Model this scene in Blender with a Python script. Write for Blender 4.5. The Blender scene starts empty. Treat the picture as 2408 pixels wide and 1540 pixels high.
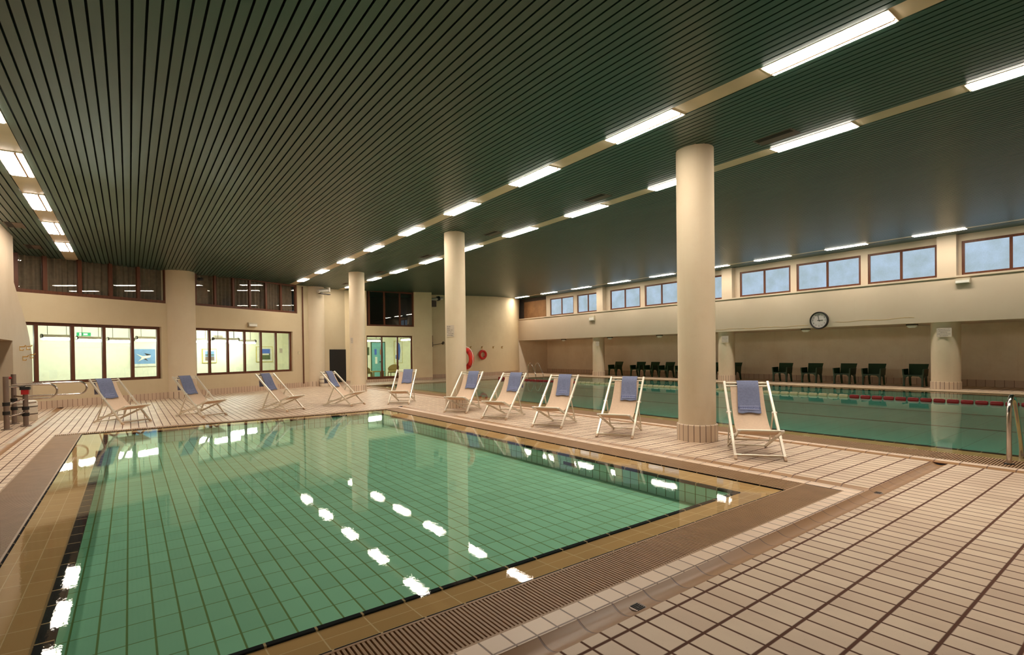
import bpy, math, random
from mathutils import Vector, Matrix
random.seed(7)
PI = math.pi
SC = bpy.context.scene
COL = SC.collection

# ------------------------------------------------------------------ materials
def srgb(r, g, b):
    f = lambda c: (c/255/12.92) if c/255 <= .04045 else ((c/255+.055)/1.055)**2.4
    return (f(r), f(g), f(b), 1)

class NT:
    """small node-tree helper"""
    def __init__(s, name):
        s.m = bpy.data.materials.new(name); s.m.use_nodes = True
        s.t = s.m.node_tree; s.t.nodes.clear()
        s.out = s.t.nodes.new('ShaderNodeOutputMaterial')
    def n(s, typ, **kw):
        nd = s.t.nodes.new(typ)
        for k, v in kw.items(): setattr(nd, k, v)
        return nd
    def set(s, sock, v):
        if isinstance(v, bpy.types.NodeSocket): s.t.links.new(v, sock)
        else: sock.default_value = v
    def math(s, op, a, b=0.0, c=None):
        nd = s.n('ShaderNodeMath', operation=op)
        s.set(nd.inputs[0], a); s.set(nd.inputs[1], b)
        if c is not None: s.set(nd.inputs[2], c)
        return nd.outputs[0]
    def mix(s, f, a, b, blend='MIX'):
        nd = s.n('ShaderNodeMix', data_type='RGBA', blend_type=blend)
        s.set(nd.inputs[0], f); s.set(nd.inputs[6], a); s.set(nd.inputs[7], b)
        return nd.outputs[2]
    def obj_xyz(s):
        tc = s.n('ShaderNodeTexCoord'); sp = s.n('ShaderNodeSeparateXYZ')
        s.t.links.new(tc.outputs['Object'], sp.inputs[0])
        return tc.outputs['Object'], sp.outputs[0], sp.outputs[1], sp.outputs[2]
    def noise(s, vec, scale, detail=3, rough=.5):
        nd = s.n('ShaderNodeTexNoise'); s.t.links.new(vec, nd.inputs['Vector'])
        nd.inputs['Scale'].default_value = scale; nd.inputs['Detail'].default_value = detail
        nd.inputs['Roughness'].default_value = rough
        return nd.outputs['Fac']
    def white(s, x, y):
        cb = s.n('ShaderNodeCombineXYZ'); s.set(cb.inputs[0], x); s.set(cb.inputs[1], y)
        nd = s.n('ShaderNodeTexWhiteNoise'); s.t.links.new(cb.outputs[0], nd.inputs['Vector'])
        return nd.outputs['Value']
    def ramp(s, f, stops):
        nd = s.n('ShaderNodeValToRGB'); s.set(nd.inputs[0], f)
        e = nd.color_ramp.elements
        while len(e) < len(stops): e.new(.5)
        for el, (p, c) in zip(e, stops): el.position = p; el.color = c
        return nd.outputs[0]
    def maprange(s, v, a, b, c, d):
        nd = s.n('ShaderNodeMapRange'); s.set(nd.inputs[0], v)
        for i, x in enumerate((a, b, c, d)): nd.inputs[i+1].default_value = x
        return nd.outputs[0]
    def line(s, coord, pitch, off, width):
        """1 on a joint line of the given width, repeating every pitch"""
        a = s.math('FRACT', s.math('DIVIDE', s.math('SUBTRACT', coord, off), pitch))
        d = s.math('MULTIPLY', s.math('MINIMUM', a, s.math('SUBTRACT', 1.0, a)), pitch)
        return s.maprange(d, width*.35, width*.62, 1, 0)
    def cell(s, coord, pitch, off):
        return s.math('FLOOR', s.math('DIVIDE', s.math('SUBTRACT', coord, off), pitch))
    def bsdf(s, color, rough=.5, metal=0.0, spec=.5, bump=None, bstr=.3, bdist=.01, coat=0):
        b = s.n('ShaderNodeBsdfPrincipled')
        s.set(b.inputs['Base Color'], color); s.set(b.inputs['Roughness'], rough)
        b.inputs['Metallic'].default_value = metal; b.inputs['Specular IOR Level'].default_value = spec
        b.inputs['Coat Weight'].default_value = coat
        if bump is not None:
            bp = s.n('ShaderNodeBump'); bp.inputs['Strength'].default_value = bstr
            bp.inputs['Distance'].default_value = bdist
            s.t.links.new(bump, bp.inputs['Height']); s.t.links.new(bp.outputs[0], b.inputs['Normal'])
        return b
    def schlick(s, f0, normal=None):
        lw = s.n('ShaderNodeLayerWeight'); lw.inputs[0].default_value = .5
        if normal is not None: s.t.links.new(normal, lw.inputs['Normal'])
        return s.math('MULTIPLY_ADD', s.math('POWER', lw.outputs['Facing'], 5.0), 1-f0, f0)
    def done(s, shader):
        s.t.links.new(shader.outputs[0], s.out.inputs['Surface']); return s.m

def plain(name, col, rough=.5, metal=0.0, spec=.5, var=.06, scale=6., bump=0.0):
    k = NT(name); o, x, y, z = k.obj_xyz()
    f = k.noise(o, scale, 4)
    dark = tuple(c*(1-var*2) for c in col[:3])+(1,); lite = tuple(min(1, c*(1+var)) for c in col[:3])+(1,)
    c = k.mix(k.maprange(f, .3, .7, 0, 1), dark, lite)
    return k.done(k.bsdf(c, rough, metal, spec, k.noise(o, scale*12, 3) if bump else None, bump, .004))

def emis(name, col, strength):
    k = NT(name); e = k.n('ShaderNodeEmission'); e.inputs[0].default_value = col; e.inputs[1].default_value = strength
    return k.done(e)

TX, TY = .1357, .2505          # deck tile
TX0, TY0 = 1.354, 1.7425       # a joint in x and in y

def tile_floor():
    k = NT('deck_tile'); o, x, y, z = k.obj_xyz()
    lx = k.line(x, TX, TX0, .0150); ly = k.line(y, TY, TY0, .0190)
    j = k.math('MAXIMUM', lx, ly)
    r = k.white(k.cell(x, TX, TX0), k.cell(y, TY, TY0))
    base = k.ramp(r, [(0, srgb(213, 186, 161)), (.5, srgb(222, 196, 170)), (1, srgb(230, 206, 181))])
    st = k.noise(o, 1.3, 5, .6)
    base = k.mix(k.maprange(st, .45, .75, 0, .35), base, srgb(176, 146, 126))
    sp = k.noise(o, 60, 2)
    base = k.mix(k.maprange(sp, .66, .78, 0, .25), base, srgb(140, 108, 90))
    c = k.mix(j, base, srgb(96, 60, 44))
    h = k.math('SUBTRACT', 1.0, j)
    return k.done(k.bsdf(c, k.maprange(j, 0, 1, .42, .9), 0, .35, h, .5, .004))

def tile_plain(name, base, joint, px, py, wx, wy, axes='xy', rough=.35, ox=0., oy=0., var=.05, spec=.5):
    if 'pool' in name or 'coping' in name or 'dark_edge' in name: rough, spec = .8, .08   # under water: no gloss of its own
    k = NT(name); o, x, y, z = k.obj_xyz(); d = dict(x=x, y=y, z=z)
    a, b = d[axes[0]], d[axes[1]]
    la = k.line(a, px, ox, wx) if px else 0.0; lb = k.line(b, py, oy, wy) if py else 0.0
    j = k.math('MAXIMUM', la, lb)
    r = k.white(k.cell(a, px or 99, ox), k.cell(b, py or 99, oy))
    c1 = tuple(c*(1-var*1.5) for c in base[:3])+(1,); c2 = tuple(min(1, c*(1+var)) for c in base[:3])+(1,)
    c = k.mix(r, c1, c2)
    c = k.mix(k.maprange(k.noise(o, 2.2, 4), .4, .8, 0, .22), c, tuple(q*.7 for q in base[:3])+(1,))
    c = k.mix(j, c, joint)
    return k.done(k.bsdf(c, rough, 0, spec, k.math('SUBTRACT', 1.0, j), .4, .003))

def round_tiles(name, base, joint, count):
    """vertical tiles round a cylinder about the object's own axis"""
    k = NT(name); o, x, y, z = k.obj_xyz()
    a = k.math('MULTIPLY', k.math('ARCTAN2', y, x), count/(2*PI))
    l = k.line(a, 1.0, .5, .105)
    r = k.white(k.cell(a, 1., .5), 0.0)
    c = k.mix(r, tuple(q*.9 for q in base[:3])+(1,), base)
    return k.done(k.bsdf(k.mix(l, c, joint), .4, 0, .4, k.math('SUBTRACT', 1.0, l), .4, .003))

def plaster(name, col, stain, rough=.75, dirt=.3):
    k = NT(name); o, x, y, z = k.obj_xyz()
    f = k.noise(o, .9, 6, .6); g = k.noise(o, 7, 5, .6)
    c = k.mix(k.maprange(f, .42, .75, 0, dirt), col, stain)
    c = k.mix(k.maprange(g, .55, .8, 0, dirt*.5), c, stain)
    mp = k.n('ShaderNodeMapping'); mp.inputs['Scale'].default_value = (9, 9, .35)
    k.t.links.new(o, mp.inputs[0])
    v = k.noise(mp.outputs[0], 1.0, 4, .6)
    c = k.mix(k.maprange(v, .58, .8, 0, dirt*.6), c, stain)
    return k.done(k.bsdf(c, rough, 0, .3, k.noise(o, 55, 4), .18, .006))

def wood(name, a, b):
    k = NT(name); o, x, y, z = k.obj_xyz()
    mp = k.n('ShaderNodeMapping'); mp.inputs['Scale'].default_value = (14, 14, 1.2)
    k.t.links.new(o, mp.inputs[0])
    f = k.noise(mp.outputs[0], 1.5, 5, .65)
    return k.done(k.bsdf(k.mix(k.maprange(f, .3, .7, 0, 1), a, b), .5, 0, .4))

def glass_pane(name, tint, ior=1.5):
    k = NT(name); fr = k.schlick(.11)
    t = k.n('ShaderNodeBsdfTransparent'); t.inputs[0].default_value = tint
    g = k.n('ShaderNodeBsdfGlossy'); g.inputs['Roughness'].default_value = .01
    mx = k.n('ShaderNodeMixShader')
    k.t.links.new(fr, mx.inputs[0]); k.t.links.new(t.outputs[0], mx.inputs[1]); k.t.links.new(g.outputs[0], mx.inputs[2])
    return k.done(mx)

def water(name, tint, b1, s1, b2, s2):
    k = NT(name); o, x, y, z = k.obj_xyz()
    n1 = k.noise(o, s1, 2, .5); n2 = k.noise(o, s2, 2, .5)
    bp = k.n('ShaderNodeBump'); bp.inputs['Strength'].default_value = 1.0; bp.inputs['Distance'].default_value = b1
    k.t.links.new(n1, bp.inputs['Height'])
    bq = k.n('ShaderNodeBump'); bq.inputs['Strength'].default_value = 1.0; bq.inputs['Distance'].default_value = b2
    k.t.links.new(n2, bq.inputs['Height']); k.t.links.new(bp.outputs[0], bq.inputs['Normal'])
    fr = k.schlick(.022, bq.outputs[0])
    t = k.n('ShaderNodeBsdfTransparent'); t.inputs[0].default_value = tint
    g = k.n('ShaderNodeBsdfGlossy'); g.inputs['Roughness'].default_value = .012
    k.t.links.new(bq.outputs[0], g.inputs['Normal'])
    mx = k.n('ShaderNodeMixShader')
    k.t.links.new(fr, mx.inputs[0]); k.t.links.new(t.outputs[0], mx.inputs[1]); k.t.links.new(g.outputs[0], mx.inputs[2])
    return k.done(mx)

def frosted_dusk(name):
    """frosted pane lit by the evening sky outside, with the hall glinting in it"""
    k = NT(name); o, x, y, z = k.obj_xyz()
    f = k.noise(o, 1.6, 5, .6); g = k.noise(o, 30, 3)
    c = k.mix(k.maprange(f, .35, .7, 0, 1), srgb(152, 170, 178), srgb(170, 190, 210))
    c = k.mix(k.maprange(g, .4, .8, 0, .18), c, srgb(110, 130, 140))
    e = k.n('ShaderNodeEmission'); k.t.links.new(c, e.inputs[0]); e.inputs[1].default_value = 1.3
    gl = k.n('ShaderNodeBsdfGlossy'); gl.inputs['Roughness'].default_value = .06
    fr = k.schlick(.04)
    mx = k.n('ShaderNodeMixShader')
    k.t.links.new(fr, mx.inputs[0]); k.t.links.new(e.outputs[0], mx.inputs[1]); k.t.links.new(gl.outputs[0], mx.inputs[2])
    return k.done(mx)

JB = srgb(110, 76, 54)
CREAM = srgb(208, 190, 158)
M = dict(
    deck=tile_floor(),
    white_row=tile_plain('white_edge_tile', srgb(238, 210, 185), JB, TX, TY, .010, .012, 'xy', .4, TX0, TY0),
    gutter_y=tile_plain('gutter_tile_y', srgb(164, 122, 82), JB, 0, TY*1.0, 0, .012, 'xy', .35, 0, TY0),
    gutter_x=tile_plain('gutter_tile_x', srgb(164, 122, 82), JB, TX*2, 0, .012, 0, 'xy', .35, TX0, 0),
    coping_x=tile_plain('coping_tile_x', srgb(196, 156, 102), srgb(220, 190, 144), .25, .125, .008, .006, 'xy', .3, 0.02, 2.54),
    coping_y=tile_plain('coping_tile_y', srgb(196, 156, 102), srgb(220, 190, 144), .125, .25, .006, .008, 'xy', .3, 5.08, 0.02),
    dark_x=tile_plain('dark_edge_tile_x', srgb(14, 14, 22), srgb(190, 165, 125), .25, 0, .012, 0, 'xy', .3, 0.02),
    dark_y=tile_plain('dark_edge_tile_y', srgb(14, 14, 22), srgb(190, 165, 125), 0, .25, 0, .012, 'xy', .3, 0, 0.02),
    pool_floor=tile_plain('pool_floor_tile', srgb(144, 204, 168), srgb(106, 134, 78), .1400, .272, .012, .009, 'xy', .4, .1, 4.04),
    pool_wall_y=tile_plain('pool_wall_tile_y', srgb(196, 244, 226), srgb(100, 120, 72), .13, .12, .010, .005, 'yz', .4, .05, -.03),
    pool_wall_x=tile_plain('pool_wall_tile_x', srgb(196, 244, 226), srgb(100, 120, 72), .13, .12, .010, .005, 'xz', .4, .05, -.03),
    lap_floor=tile_plain('lap_pool_floor_tile', srgb(110, 190, 168), srgb(82, 146, 126), .0, .46, 0, .016, 'xy', .4, 0, .1),
    lap_line=plain('lap_pool_line', srgb(12, 26, 24), .8, 0, .05),
    grate=plain('grate_plastic', srgb(168, 132, 98), .5, 0, .4, .05),
    grate_void=plain('grate_void', srgb(40, 28, 20), .9),
    wall=plaster('cream_plaster', CREAM, srgb(186, 160, 124)),
    wall_left=plaster('partition_plaster', srgb(186, 168, 144), srgb(160, 136, 106)),  # darker copy of the cream plaster, shade put into the colour near the lamps
    wall_light=plaster('far_plaster', srgb(234, 214, 176), srgb(206, 176, 134)),  # paler copy of the cream plaster, brightness painted in for the far walls
    wall_recess=plaster('recess_plaster', srgb(238, 222, 198), srgb(206, 180, 146), dirt=.45),
    beam=plaster('beam_plaster', srgb(203, 186, 163), srgb(186, 164, 134), dirt=.24),
    column=plaster('column_plaster', srgb(221, 204, 177), srgb(196, 164, 126), dirt=.22),
    skirt_x=tile_plain('skirting_tile_x', srgb(205, 178, 154), JB, .125, 0, .011, 0, 'xz', .4, .03),
    skirt_y=tile_plain('skirting_tile_y', srgb(205, 178, 154), JB, .25, 0, .014, 0, 'yz', .4, .03),
    collar=round_tiles('column_collar_tile', srgb(224, 202, 178), srgb(84, 54, 40), 22),
    plank=plain('ceiling_plank', srgb(50, 78, 65), .36, 0, .5, .05, 1.2),
    ceil_void=plain('ceiling_void', srgb(14, 14, 12), .9),
    strip=plain('ceiling_strip', srgb(204, 188, 160), .5, 0, .4, .06, 2.),
    frame_white=plain('lamp_frame_white', srgb(226, 214, 196), .4),
    divider=plain('lamp_divider', srgb(170, 120, 80), .5),
    lamp=emis('lamp_diffuser', (1, .90, .765, 1), 60.0),
    tube=emis('fluorescent_tube', (.90, 1, .90, 1), 95.0),
    vent=plain('vent_metal', srgb(92, 74, 60), .5),
    vent_dark=plain('vent_slot', srgb(34, 24, 18), .8),
    wood=wood('brown_window_wood', srgb(80, 42, 22), srgb(108, 60, 34)),
    glass=glass_pane('window_glass', (.94, .97, .94, 1)),
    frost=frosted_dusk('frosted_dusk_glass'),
    cork=plaster('cork_board', srgb(132, 96, 62), srgb(92, 62, 36), dirt=.9),
    curtain=plain('grey_curtain', srgb(128, 108, 92), .9, 0, .2, .1, 9),
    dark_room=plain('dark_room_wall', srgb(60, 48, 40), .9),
    room=plain('lit_room_wall', srgb(244, 242, 214), .8, 0, .3, .02),
    room_floor=plain('lit_room_floor', srgb(190, 190, 160), .5),
    alu=plain('brushed_aluminium', srgb(232, 222, 204), .36, .4, .5, .03),
    cap=plain('white_plastic_cap', srgb(236, 228, 214), .45),
    foot=plain('beige_foot_cap', srgb(200, 170, 140), .6),
    canvas=plain('beige_canvas', srgb(218, 190, 164), .85, 0, .2, .03, 30, .15),
    towel=plain('blue_terry', srgb(122, 128, 156), .95, 0, .1, .07, 40, .6),
    towel_line=plain('towel_pale_weave', srgb(156, 160, 192), .9),
    towel_band=plain('towel_band_weave', srgb(134, 141, 176), .95),
    towel_text=plain('towel_dark_weave', srgb(78, 84, 124), .95),
    green=plain('dark_green_plastic', srgb(18, 52, 16), .42, 0, .5, .04),
    steel=plain('stainless_steel', srgb(205, 196, 190), .16, 1.0, .5, .03),
    steel_dull=plain('dull_steel', srgb(140, 122, 112), .4, .7, .5, .05),
    black=plain('black_rubber', srgb(26, 22, 20), .6),
    panel=plain('black_panel', srgb(22, 18, 17), .55),
    red=plain('red_plastic', srgb(206, 40, 26), .45),
    red_dark=plain('dark_red_plastic', srgb(168, 30, 32), .4),
    cream_plastic=plain('cream_plastic', srgb(226, 214, 168), .45),
    rope=plain('white_rope', srgb(220, 206, 190), .8),
    white=plain('white_paint', srgb(234, 230, 220), .5),
    dial=plain('clock_dial', srgb(206, 196, 190), .4),
    ink=plain('black_ink', srgb(30, 28, 26), .6),
    ink_faint=plain('faded_ink', srgb(110, 100, 96), .7),
    sign=plain('sign_paper', srgb(204, 190, 174), .6),
    brass=plain('brass_hook', srgb(190, 150, 80), .4, .6),
    teal=plain('teal_door_paint', srgb(112, 176, 172), .5),
    blue=plain('blue_print', srgb(60, 100, 190), .6),
    sky_blue=plain('pale_blue_print', srgb(120, 160, 200), .6),
    green_print=plain('green_print', srgb(70, 90, 50), .6),
    mat_board=plain('picture_mat', srgb(236, 234, 214), .7),
    gilt=plain('gilt_frame', srgb(206, 190, 96), .5),
    wicker=plain('brown_wicker', srgb(142, 118, 66), .8, 0, .2, .25, 60, .5),
    exit_green=emis('exit_sign_green', (.05, .6, .2, 1), 1.2),
    exit_white=emis('exit_sign_white', (.9, 1, .8, 1), 1.6),
    fixture=plain('fixture_plastic', srgb(196, 184, 160), .5),
    fixture_dark=plain('fixture_dark', srgb(70, 58, 46), .6),
    pipe=plain('white_pipe', srgb(206, 196, 180), .4),
    mosaic=plain('chrome_yellow', srgb(200, 190, 120), .4),
    ladder_mat=plain('dark_blue_tile', srgb(28, 40, 54), .4),
)

# ------------------------------------------------------------------ mesh builder
class MB:
    def __init__(s): s.v = []; s.f = []
    def add(s, vs, fs):
        n = len(s.v); s.v += [tuple(p) for p in vs]; s.f += [tuple(i+n for i in f) for f in fs]; return s
    def quad(s, a, b, c, d): return s.add([a, b, c, d], [(0, 1, 2, 3)])
    def box(s, x0, y0, z0, x1, y1, z1):
        return s.add([(x0,y0,z0),(x1,y0,z0),(x1,y1,z0),(x0,y1,z0),(x0,y0,z1),(x1,y0,z1),(x1,y1,z1),(x0,y1,z1)],
                     [(0,3,2,1),(4,5,6,7),(0,1,5,4),(1,2,6,5),(2,3,7,6),(3,0,4,7)])
    def beam(s, a, b, w, h, side=(1, 0, 0), taper=1.0):
        """bar from a to b; w across along side, h the other way"""
        a, b = Vector(a), Vector(b); d = (b-a).normalized(); sd = Vector(side); sd = (sd-d*sd.dot(d)).normalized()
        up = d.cross(sd); vs = []
        for p, k in ((a, 1.0), (b, taper)):
            for i, j in ((-1,-1),(1,-1),(1,1),(-1,1)): vs.append(p+sd*(w/2*i*k)+up*(h/2*j*k))
        return s.add(vs, [(0,3,2,1),(4,5,6,7),(0,1,5,4),(1,2,6,5),(2,3,7,6),(3,0,4,7)])
    def tube(s, pts, r, n=10, cap=True, closed=False):
        pts = [Vector(p) for p in pts]; m = len(pts); rs = r if isinstance(r, (list, tuple)) else [r]*m
        ref = None; rings = []
        for i, p in enumerate(pts):
            if closed: d = pts[(i+1) % m]-pts[i-1]
            else: d = pts[min(i+1, m-1)]-pts[max(i-1, 0)]
            d.normalize()
            if ref is None:
                ref = d.orthogonal().normalized()
            ref = (ref-d*ref.dot(d)).normalized(); q = d.cross(ref)
            rings.append([p+(ref*math.cos(2*PI*k/n)+q*math.sin(2*PI*k/n))*rs[i] for k in range(n)])
        vs = [v for rg in rings for v in rg]; fs = []
        for i in range(m if closed else m-1):
            j = (i+1) % m
            for k in range(n): fs.append((i*n+k, i*n+(k+1) % n, j*n+(k+1) % n, j*n+k))
        if cap and not closed:
            fs.append(tuple(range(n))[::-1]); fs.append(tuple((m-1)*n+k for k in range(n)))
        return s.add(vs, fs)
    def lathe(s, prof, n=32, c=(0, 0, 0), cap=True):
        vs = []; fs = []
        for r, z in prof:
            for k in range(n): vs.append((c[0]+r*math.cos(2*PI*k/n), c[1]+r*math.sin(2*PI*k/n), c[2]+z))
        for i in range(len(prof)-1):
            for k in range(n): fs.append((i*n+k, i*n+(k+1) % n, (i+1)*n+(k+1) % n, (i+1)*n+k))
        if cap: fs.append(tuple(range(n))[::-1]); fs.append(tuple((len(prof)-1)*n+k for k in range(n)))
        return s.add(vs, fs)
    def prism(s, poly, d):
        """extrude a polygon (list of 3-vectors) by vector d"""
        d = Vector(d); a = [Vector(p) for p in poly]; n = len(a)
        fs = [tuple(range(n))[::-1], tuple(range(n, 2*n))]+[(i, (i+1) % n, n+(i+1) % n, n+i) for i in range(n)]
        return s.add(a+[p+d for p in a], fs)
    def sheet(s, rows, th=None):
        """grid of points; th = thickness vector offset for a second side"""
        m, n = len(rows), len(rows[0]); vs = [p for r in rows for p in r]
        fs = [(i*n+j, i*n+j+1, (i+1)*n+j+1, (i+1)*n+j) for i in range(m-1) for j in range(n-1)]
        if th is not None:
            o = len(vs); vs2 = []
            for i in range(m):
                for j in range(n):
                    vs2.append(Vector(rows[i][j])+Vector(th(i, j) if callable(th) else th))
            vs = list(vs)+vs2
            fs += [tuple(o+q for q in f[::-1]) for f in fs]
            bd = [i for i in range(n)]+[i*n+n-1 for i in range(1, m)]+[(m-1)*n+j for j in range(n-2, -1, -1)]+[i*n for i in range(m-2, 0, -1)]
            for q in range(len(bd)):
                a, b = bd[q], bd[(q+1) % len(bd)]; fs.append((b, a, o+a, o+b))
        return s.add(vs, fs)
    def xf(s, mat): s.v = [tuple(mat @ Vector(p)) for p in s.v]; return s
    def build(s, name, mat, parent=None, smooth=None, loc=None):
        me = bpy.data.meshes.new(name); me.from_pydata(s.v, [], s.f); me.validate(); me.update()
        if smooth is not None:
            for p in me.polygons: p.use_smooth = True
            me.set_sharp_from_angle(angle=math.radians(smooth))
        me.materials.append(M[mat] if isinstance(mat, str) else mat)
        o = bpy.data.objects.new(name, me); COL.objects.link(o)
        if parent: o.parent = parent
        if loc: o.location = loc
        return o

def tag(o, label=None, cat=None, group=None, kind=None):
    if label: o['label'] = label
    if cat: o['category'] = cat
    if group: o['group'] = group
    if kind: o['kind'] = kind
    return o
def thing(name, label, cat, loc=(0, 0, 0), rz=0.0, group=None, kind=None):
    o = bpy.data.objects.new(name, None); COL.objects.link(o)
    o.empty_display_size = .1; o.location = loc; o.rotation_euler = (0, 0, rz)
    return tag(o, label, cat, group, kind)
def struct(o): o['kind'] = 'structure'; return o
def structE(name, loc=(0, 0, 0), rz=0.0): return struct(thing(name, None, None, loc, rz))
KIDS = {}
def dup(root, loc, rz, label):
    r = root.copy(); COL.objects.link(r); r.location = loc; r.rotation_euler = (0, 0, rz); r['label'] = label
    for ch in list(root.children):
        c = ch.copy(); COL.objects.link(c); c.parent = r
        for g in list(ch.children):
            d = g.copy(); COL.objects.link(d); d.parent = c
    return r
def text(body, size, mat, parent, matrix, name='lettering', ext=.0015, align='CENTER'):
    cu = bpy.data.curves.new(name, 'FONT'); cu.body = body; cu.size = size; cu.extrude = ext
    cu.align_x = align; cu.align_y = 'CENTER'; cu.resolution_u = 2
    cu.materials.append(M[mat])
    t = bpy.data.objects.new(name, cu); COL.objects.link(t)
    bpy.context.view_layer.update()
    me = bpy.data.meshes.new_from_object(t.evaluated_get(bpy.context.evaluated_depsgraph_get()))
    bpy.data.objects.remove(t); me.name = name
    o = bpy.data.objects.new(name, me); COL.objects.link(o); o.parent = parent; o.matrix_local = matrix
    return o
def frame_mat(o, xa, ya):
    xa = Vector(xa).normalized(); ya = Vector(ya); ya = (ya-xa*ya.dot(xa)).normalized(); za = xa.cross(ya)
    m = Matrix((xa, ya, za)).transposed().to_4x4(); m.translation = Vector(o); return m

# ------------------------------------------------------------------ room geometry (metres; x across the pools, y along the light rows)
zc = lambda x: 4.438+.026*x if x < 7 else 4.62+.037*(x-7)   # the slatted ceiling rises gently to the right
PHI = .50; WU = Vector((math.cos(PHI), math.sin(PHI), 0)); WN = Vector((-math.sin(PHI), math.cos(PHI), 0)); WP = Vector((2.1, 22.0, 0))
YE = 25.6
W = lambda s, off, z: WP+WU*s+WN*off+Vector((0, 0, z))

# pools: inner water rectangle, grates and gutters
P1 = dict(x0=-.75, x1=5.33, y0=2.50, y1=12.62)      # small pool, water surface
P2 = dict(x0=8.85, x1=21.0, y0=-3.4, y1=23.15)      # lap pool
G = .40
xs = sorted({-5.2, -1.72, -1.56, -1.15, P1['x1']+G, 5.87, 6.03, 8.02, 8.17, 8.30, P2['x1'], 24.6})
ys = sorted({-4.0, 1.82, 1.98, P1['y0']-.38, P1['y1']+.22, 12.98, 13.12, P2['y0'], P2['y1'], 30.0})
def hole(x, y):
    if -1.15 < x < P1['x1']+G and P1['y0']-.38 < y < P1['y1']+.22: return True
    if 8.30 < x < P2['x1'] and P2['y0'] < y < P2['y1']: return True
    if 1.82 < y < 1.98 and -5.2 < x < 8.02: return True                  # near gutter
    if 5.87 < x < 6.03 and 1.98 < y < 13.12: return True                 # gutter right of the small pool
    if 8.02 < x < 8.17 and P2['y0'] < y < P2['y1']: return True          # gutter along the lap pool
    if -1.72 < x < -1.56 and 1.98 < y < 30: return True                  # gutter on the left
    return False
fl = MB()
for i in range(len(xs)-1):
    for j in range(len(ys)-1):
        if not hole((xs[i]+xs[i+1])/2, (ys[j]+ys[j+1])/2):
            fl.quad((xs[i], ys[j], 0), (xs[i+1], ys[j], 0), (xs[i+1], ys[j+1], 0), (xs[i], ys[j+1], 0))
struct(fl.build('floor', 'deck'))

def trough(name, p, q, w, mat, depth=.028, dip=.006):
    """hollow gutter tiles from p to q"""
    p, q = Vector(p), Vector(q); d = (q-p).normalized(); sd = Vector((-d.y, d.x, 0)); n = 9; rows = []
    for e in (p, q):
        rows.append([e+sd*(w*(k/(n-1)-.5))-Vector((0, 0, depth*(1-(2*k/(n-1)-1)**2))) for k in range(n)])
    return MB().sheet(rows).build(name, mat, None, 40)
def gutter(name, p, q, w, mat, label):
    tag(trough(name, p, q, w, mat), label, 'drain channel')
gutter('drain_gutter', (-5.2, 1.90, 0), (8.02, 1.90, 0), .16, 'gutter_x', 'brown hollow drain channel across the foreground deck before the small pool')
gutter('drain_gutter', (5.95, 1.98, 0), (5.95, 13.12, 0), .16, 'gutter_y', 'brown drain channel between the small pool and the row of deck chairs')
gutter('drain_gutter', (8.095, P2['y0'], 0), (8.095, P2['y1'], 0), .15, 'gutter_y', 'brown drain channel along the near edge of the lap pool')
gutter('drain_gutter', (-1.64, 1.98, 0), (-1.64, 21.0, 0), .16, 'gutter_y', 'brown drain channel on the left deck beside the turnstile')
MB().quad((-1.15, 12.92, .001), (5.87, 12.92, .001), (5.87, 12.98, .001), (-1.15, 12.98, .001)).build('trim_1', 'gutter_x')['kind'] = 'structure'

# white edge tiles beside the grates
we = MB()
for (x0, y0, x1, y1) in ((-1.15, 1.98, 5.73, 2.12), (5.73, 1.98, 5.87, 12.98), (8.17, P2['y0'], 8.30, P2['y1']), (-1.15, 12.84, 5.73, 12.92)):
    we.quad((x0, y0, .0012), (x1, y0, .0012), (x1, y1, .0012), (x0, y1, .0012))
struct(we.build('trim_2', 'white_row'))

def drain_cover(x, y, label):
    o = thing('floor_drain', label, 'drain', (x, y, -.026))
    MB().lathe([(.001, 0), (.045, .004), (.05, .002), (.052, 0)], 24).build('rim', 'steel_dull', o, 40)
    m = MB()
    for k in range(5): m.box(-.03, -.028+.013*k, .004, .03, -.022+.013*k, .007)
    m.build('grille', 'black', o)
drain_cover(2.29, 1.90, 'small round drain in the foreground gutter, nearest the camera')
drain_cover(5.95, 2.82, 'small round drain in the gutter before the nearest deck chair')
drain_cover(8.09, 3.30, 'small round drain in the gutter beside the lap pool grate')
drain_cover(6.00, 1.92, 'small round drain where two gutters meet behind the grate corner')

# grates: comb of slats
def grate(label, x0, y0, x1, y1, along, pitch=.025, slat=.0145):
    o = thing('overflow_grate', label, 'grate', ((x0+x1)/2, (y0+y1)/2, 0))
    cx, cy = (x0+x1)/2, (y0+y1)/2; m = MB()
    L = (x1-x0) if along == 'x' else (y1-y0); n = int(L/pitch)
    hx, hy = (x1-x0)/2, (y1-y0)/2
    for k in range(n):
        a = -L/2+k*pitch
        if along == 'x': m.box(a, -hy, -.022, a+slat, hy, 0)
        else: m.box(-hx, a, -.022, hx, a+slat, 0)
    for e in (-1, 1):
        if along == 'x': m.box(-hx, e*(hy-.008)-.008, -.02, hx, e*(hy-.008)+.008, .001)
        else: m.box(e*(hx-.008)-.008, -hy, -.02, e*(hx-.008)+.008, hy, .001)
    m.build('slats', 'grate', o)
    MB().box(-hx, -hy, -.06, hx, hy, -.05).build('channel_bed', 'grate_void', o)
XI0, XI1, YI0, YI1 = P1['x0'], P1['x1'], P1['y0'], P1['y1']
grate('wide ribbed grate along the near edge of the small pool', -1.15, YI0-.38, XI1+G, YI0, 'x')
grate('ribbed grate along the right edge of the small pool before the chairs', XI1, YI0, XI1+G, YI1, 'y')
grate('ribbed grate along the left edge of the small pool', -1.15, YI0, XI0, YI1, 'y')
grate('narrow ribbed grate along the far edge of the small pool', -1.15, YI1, XI1+G, YI1+.22, 'x', .028, .015)
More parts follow.
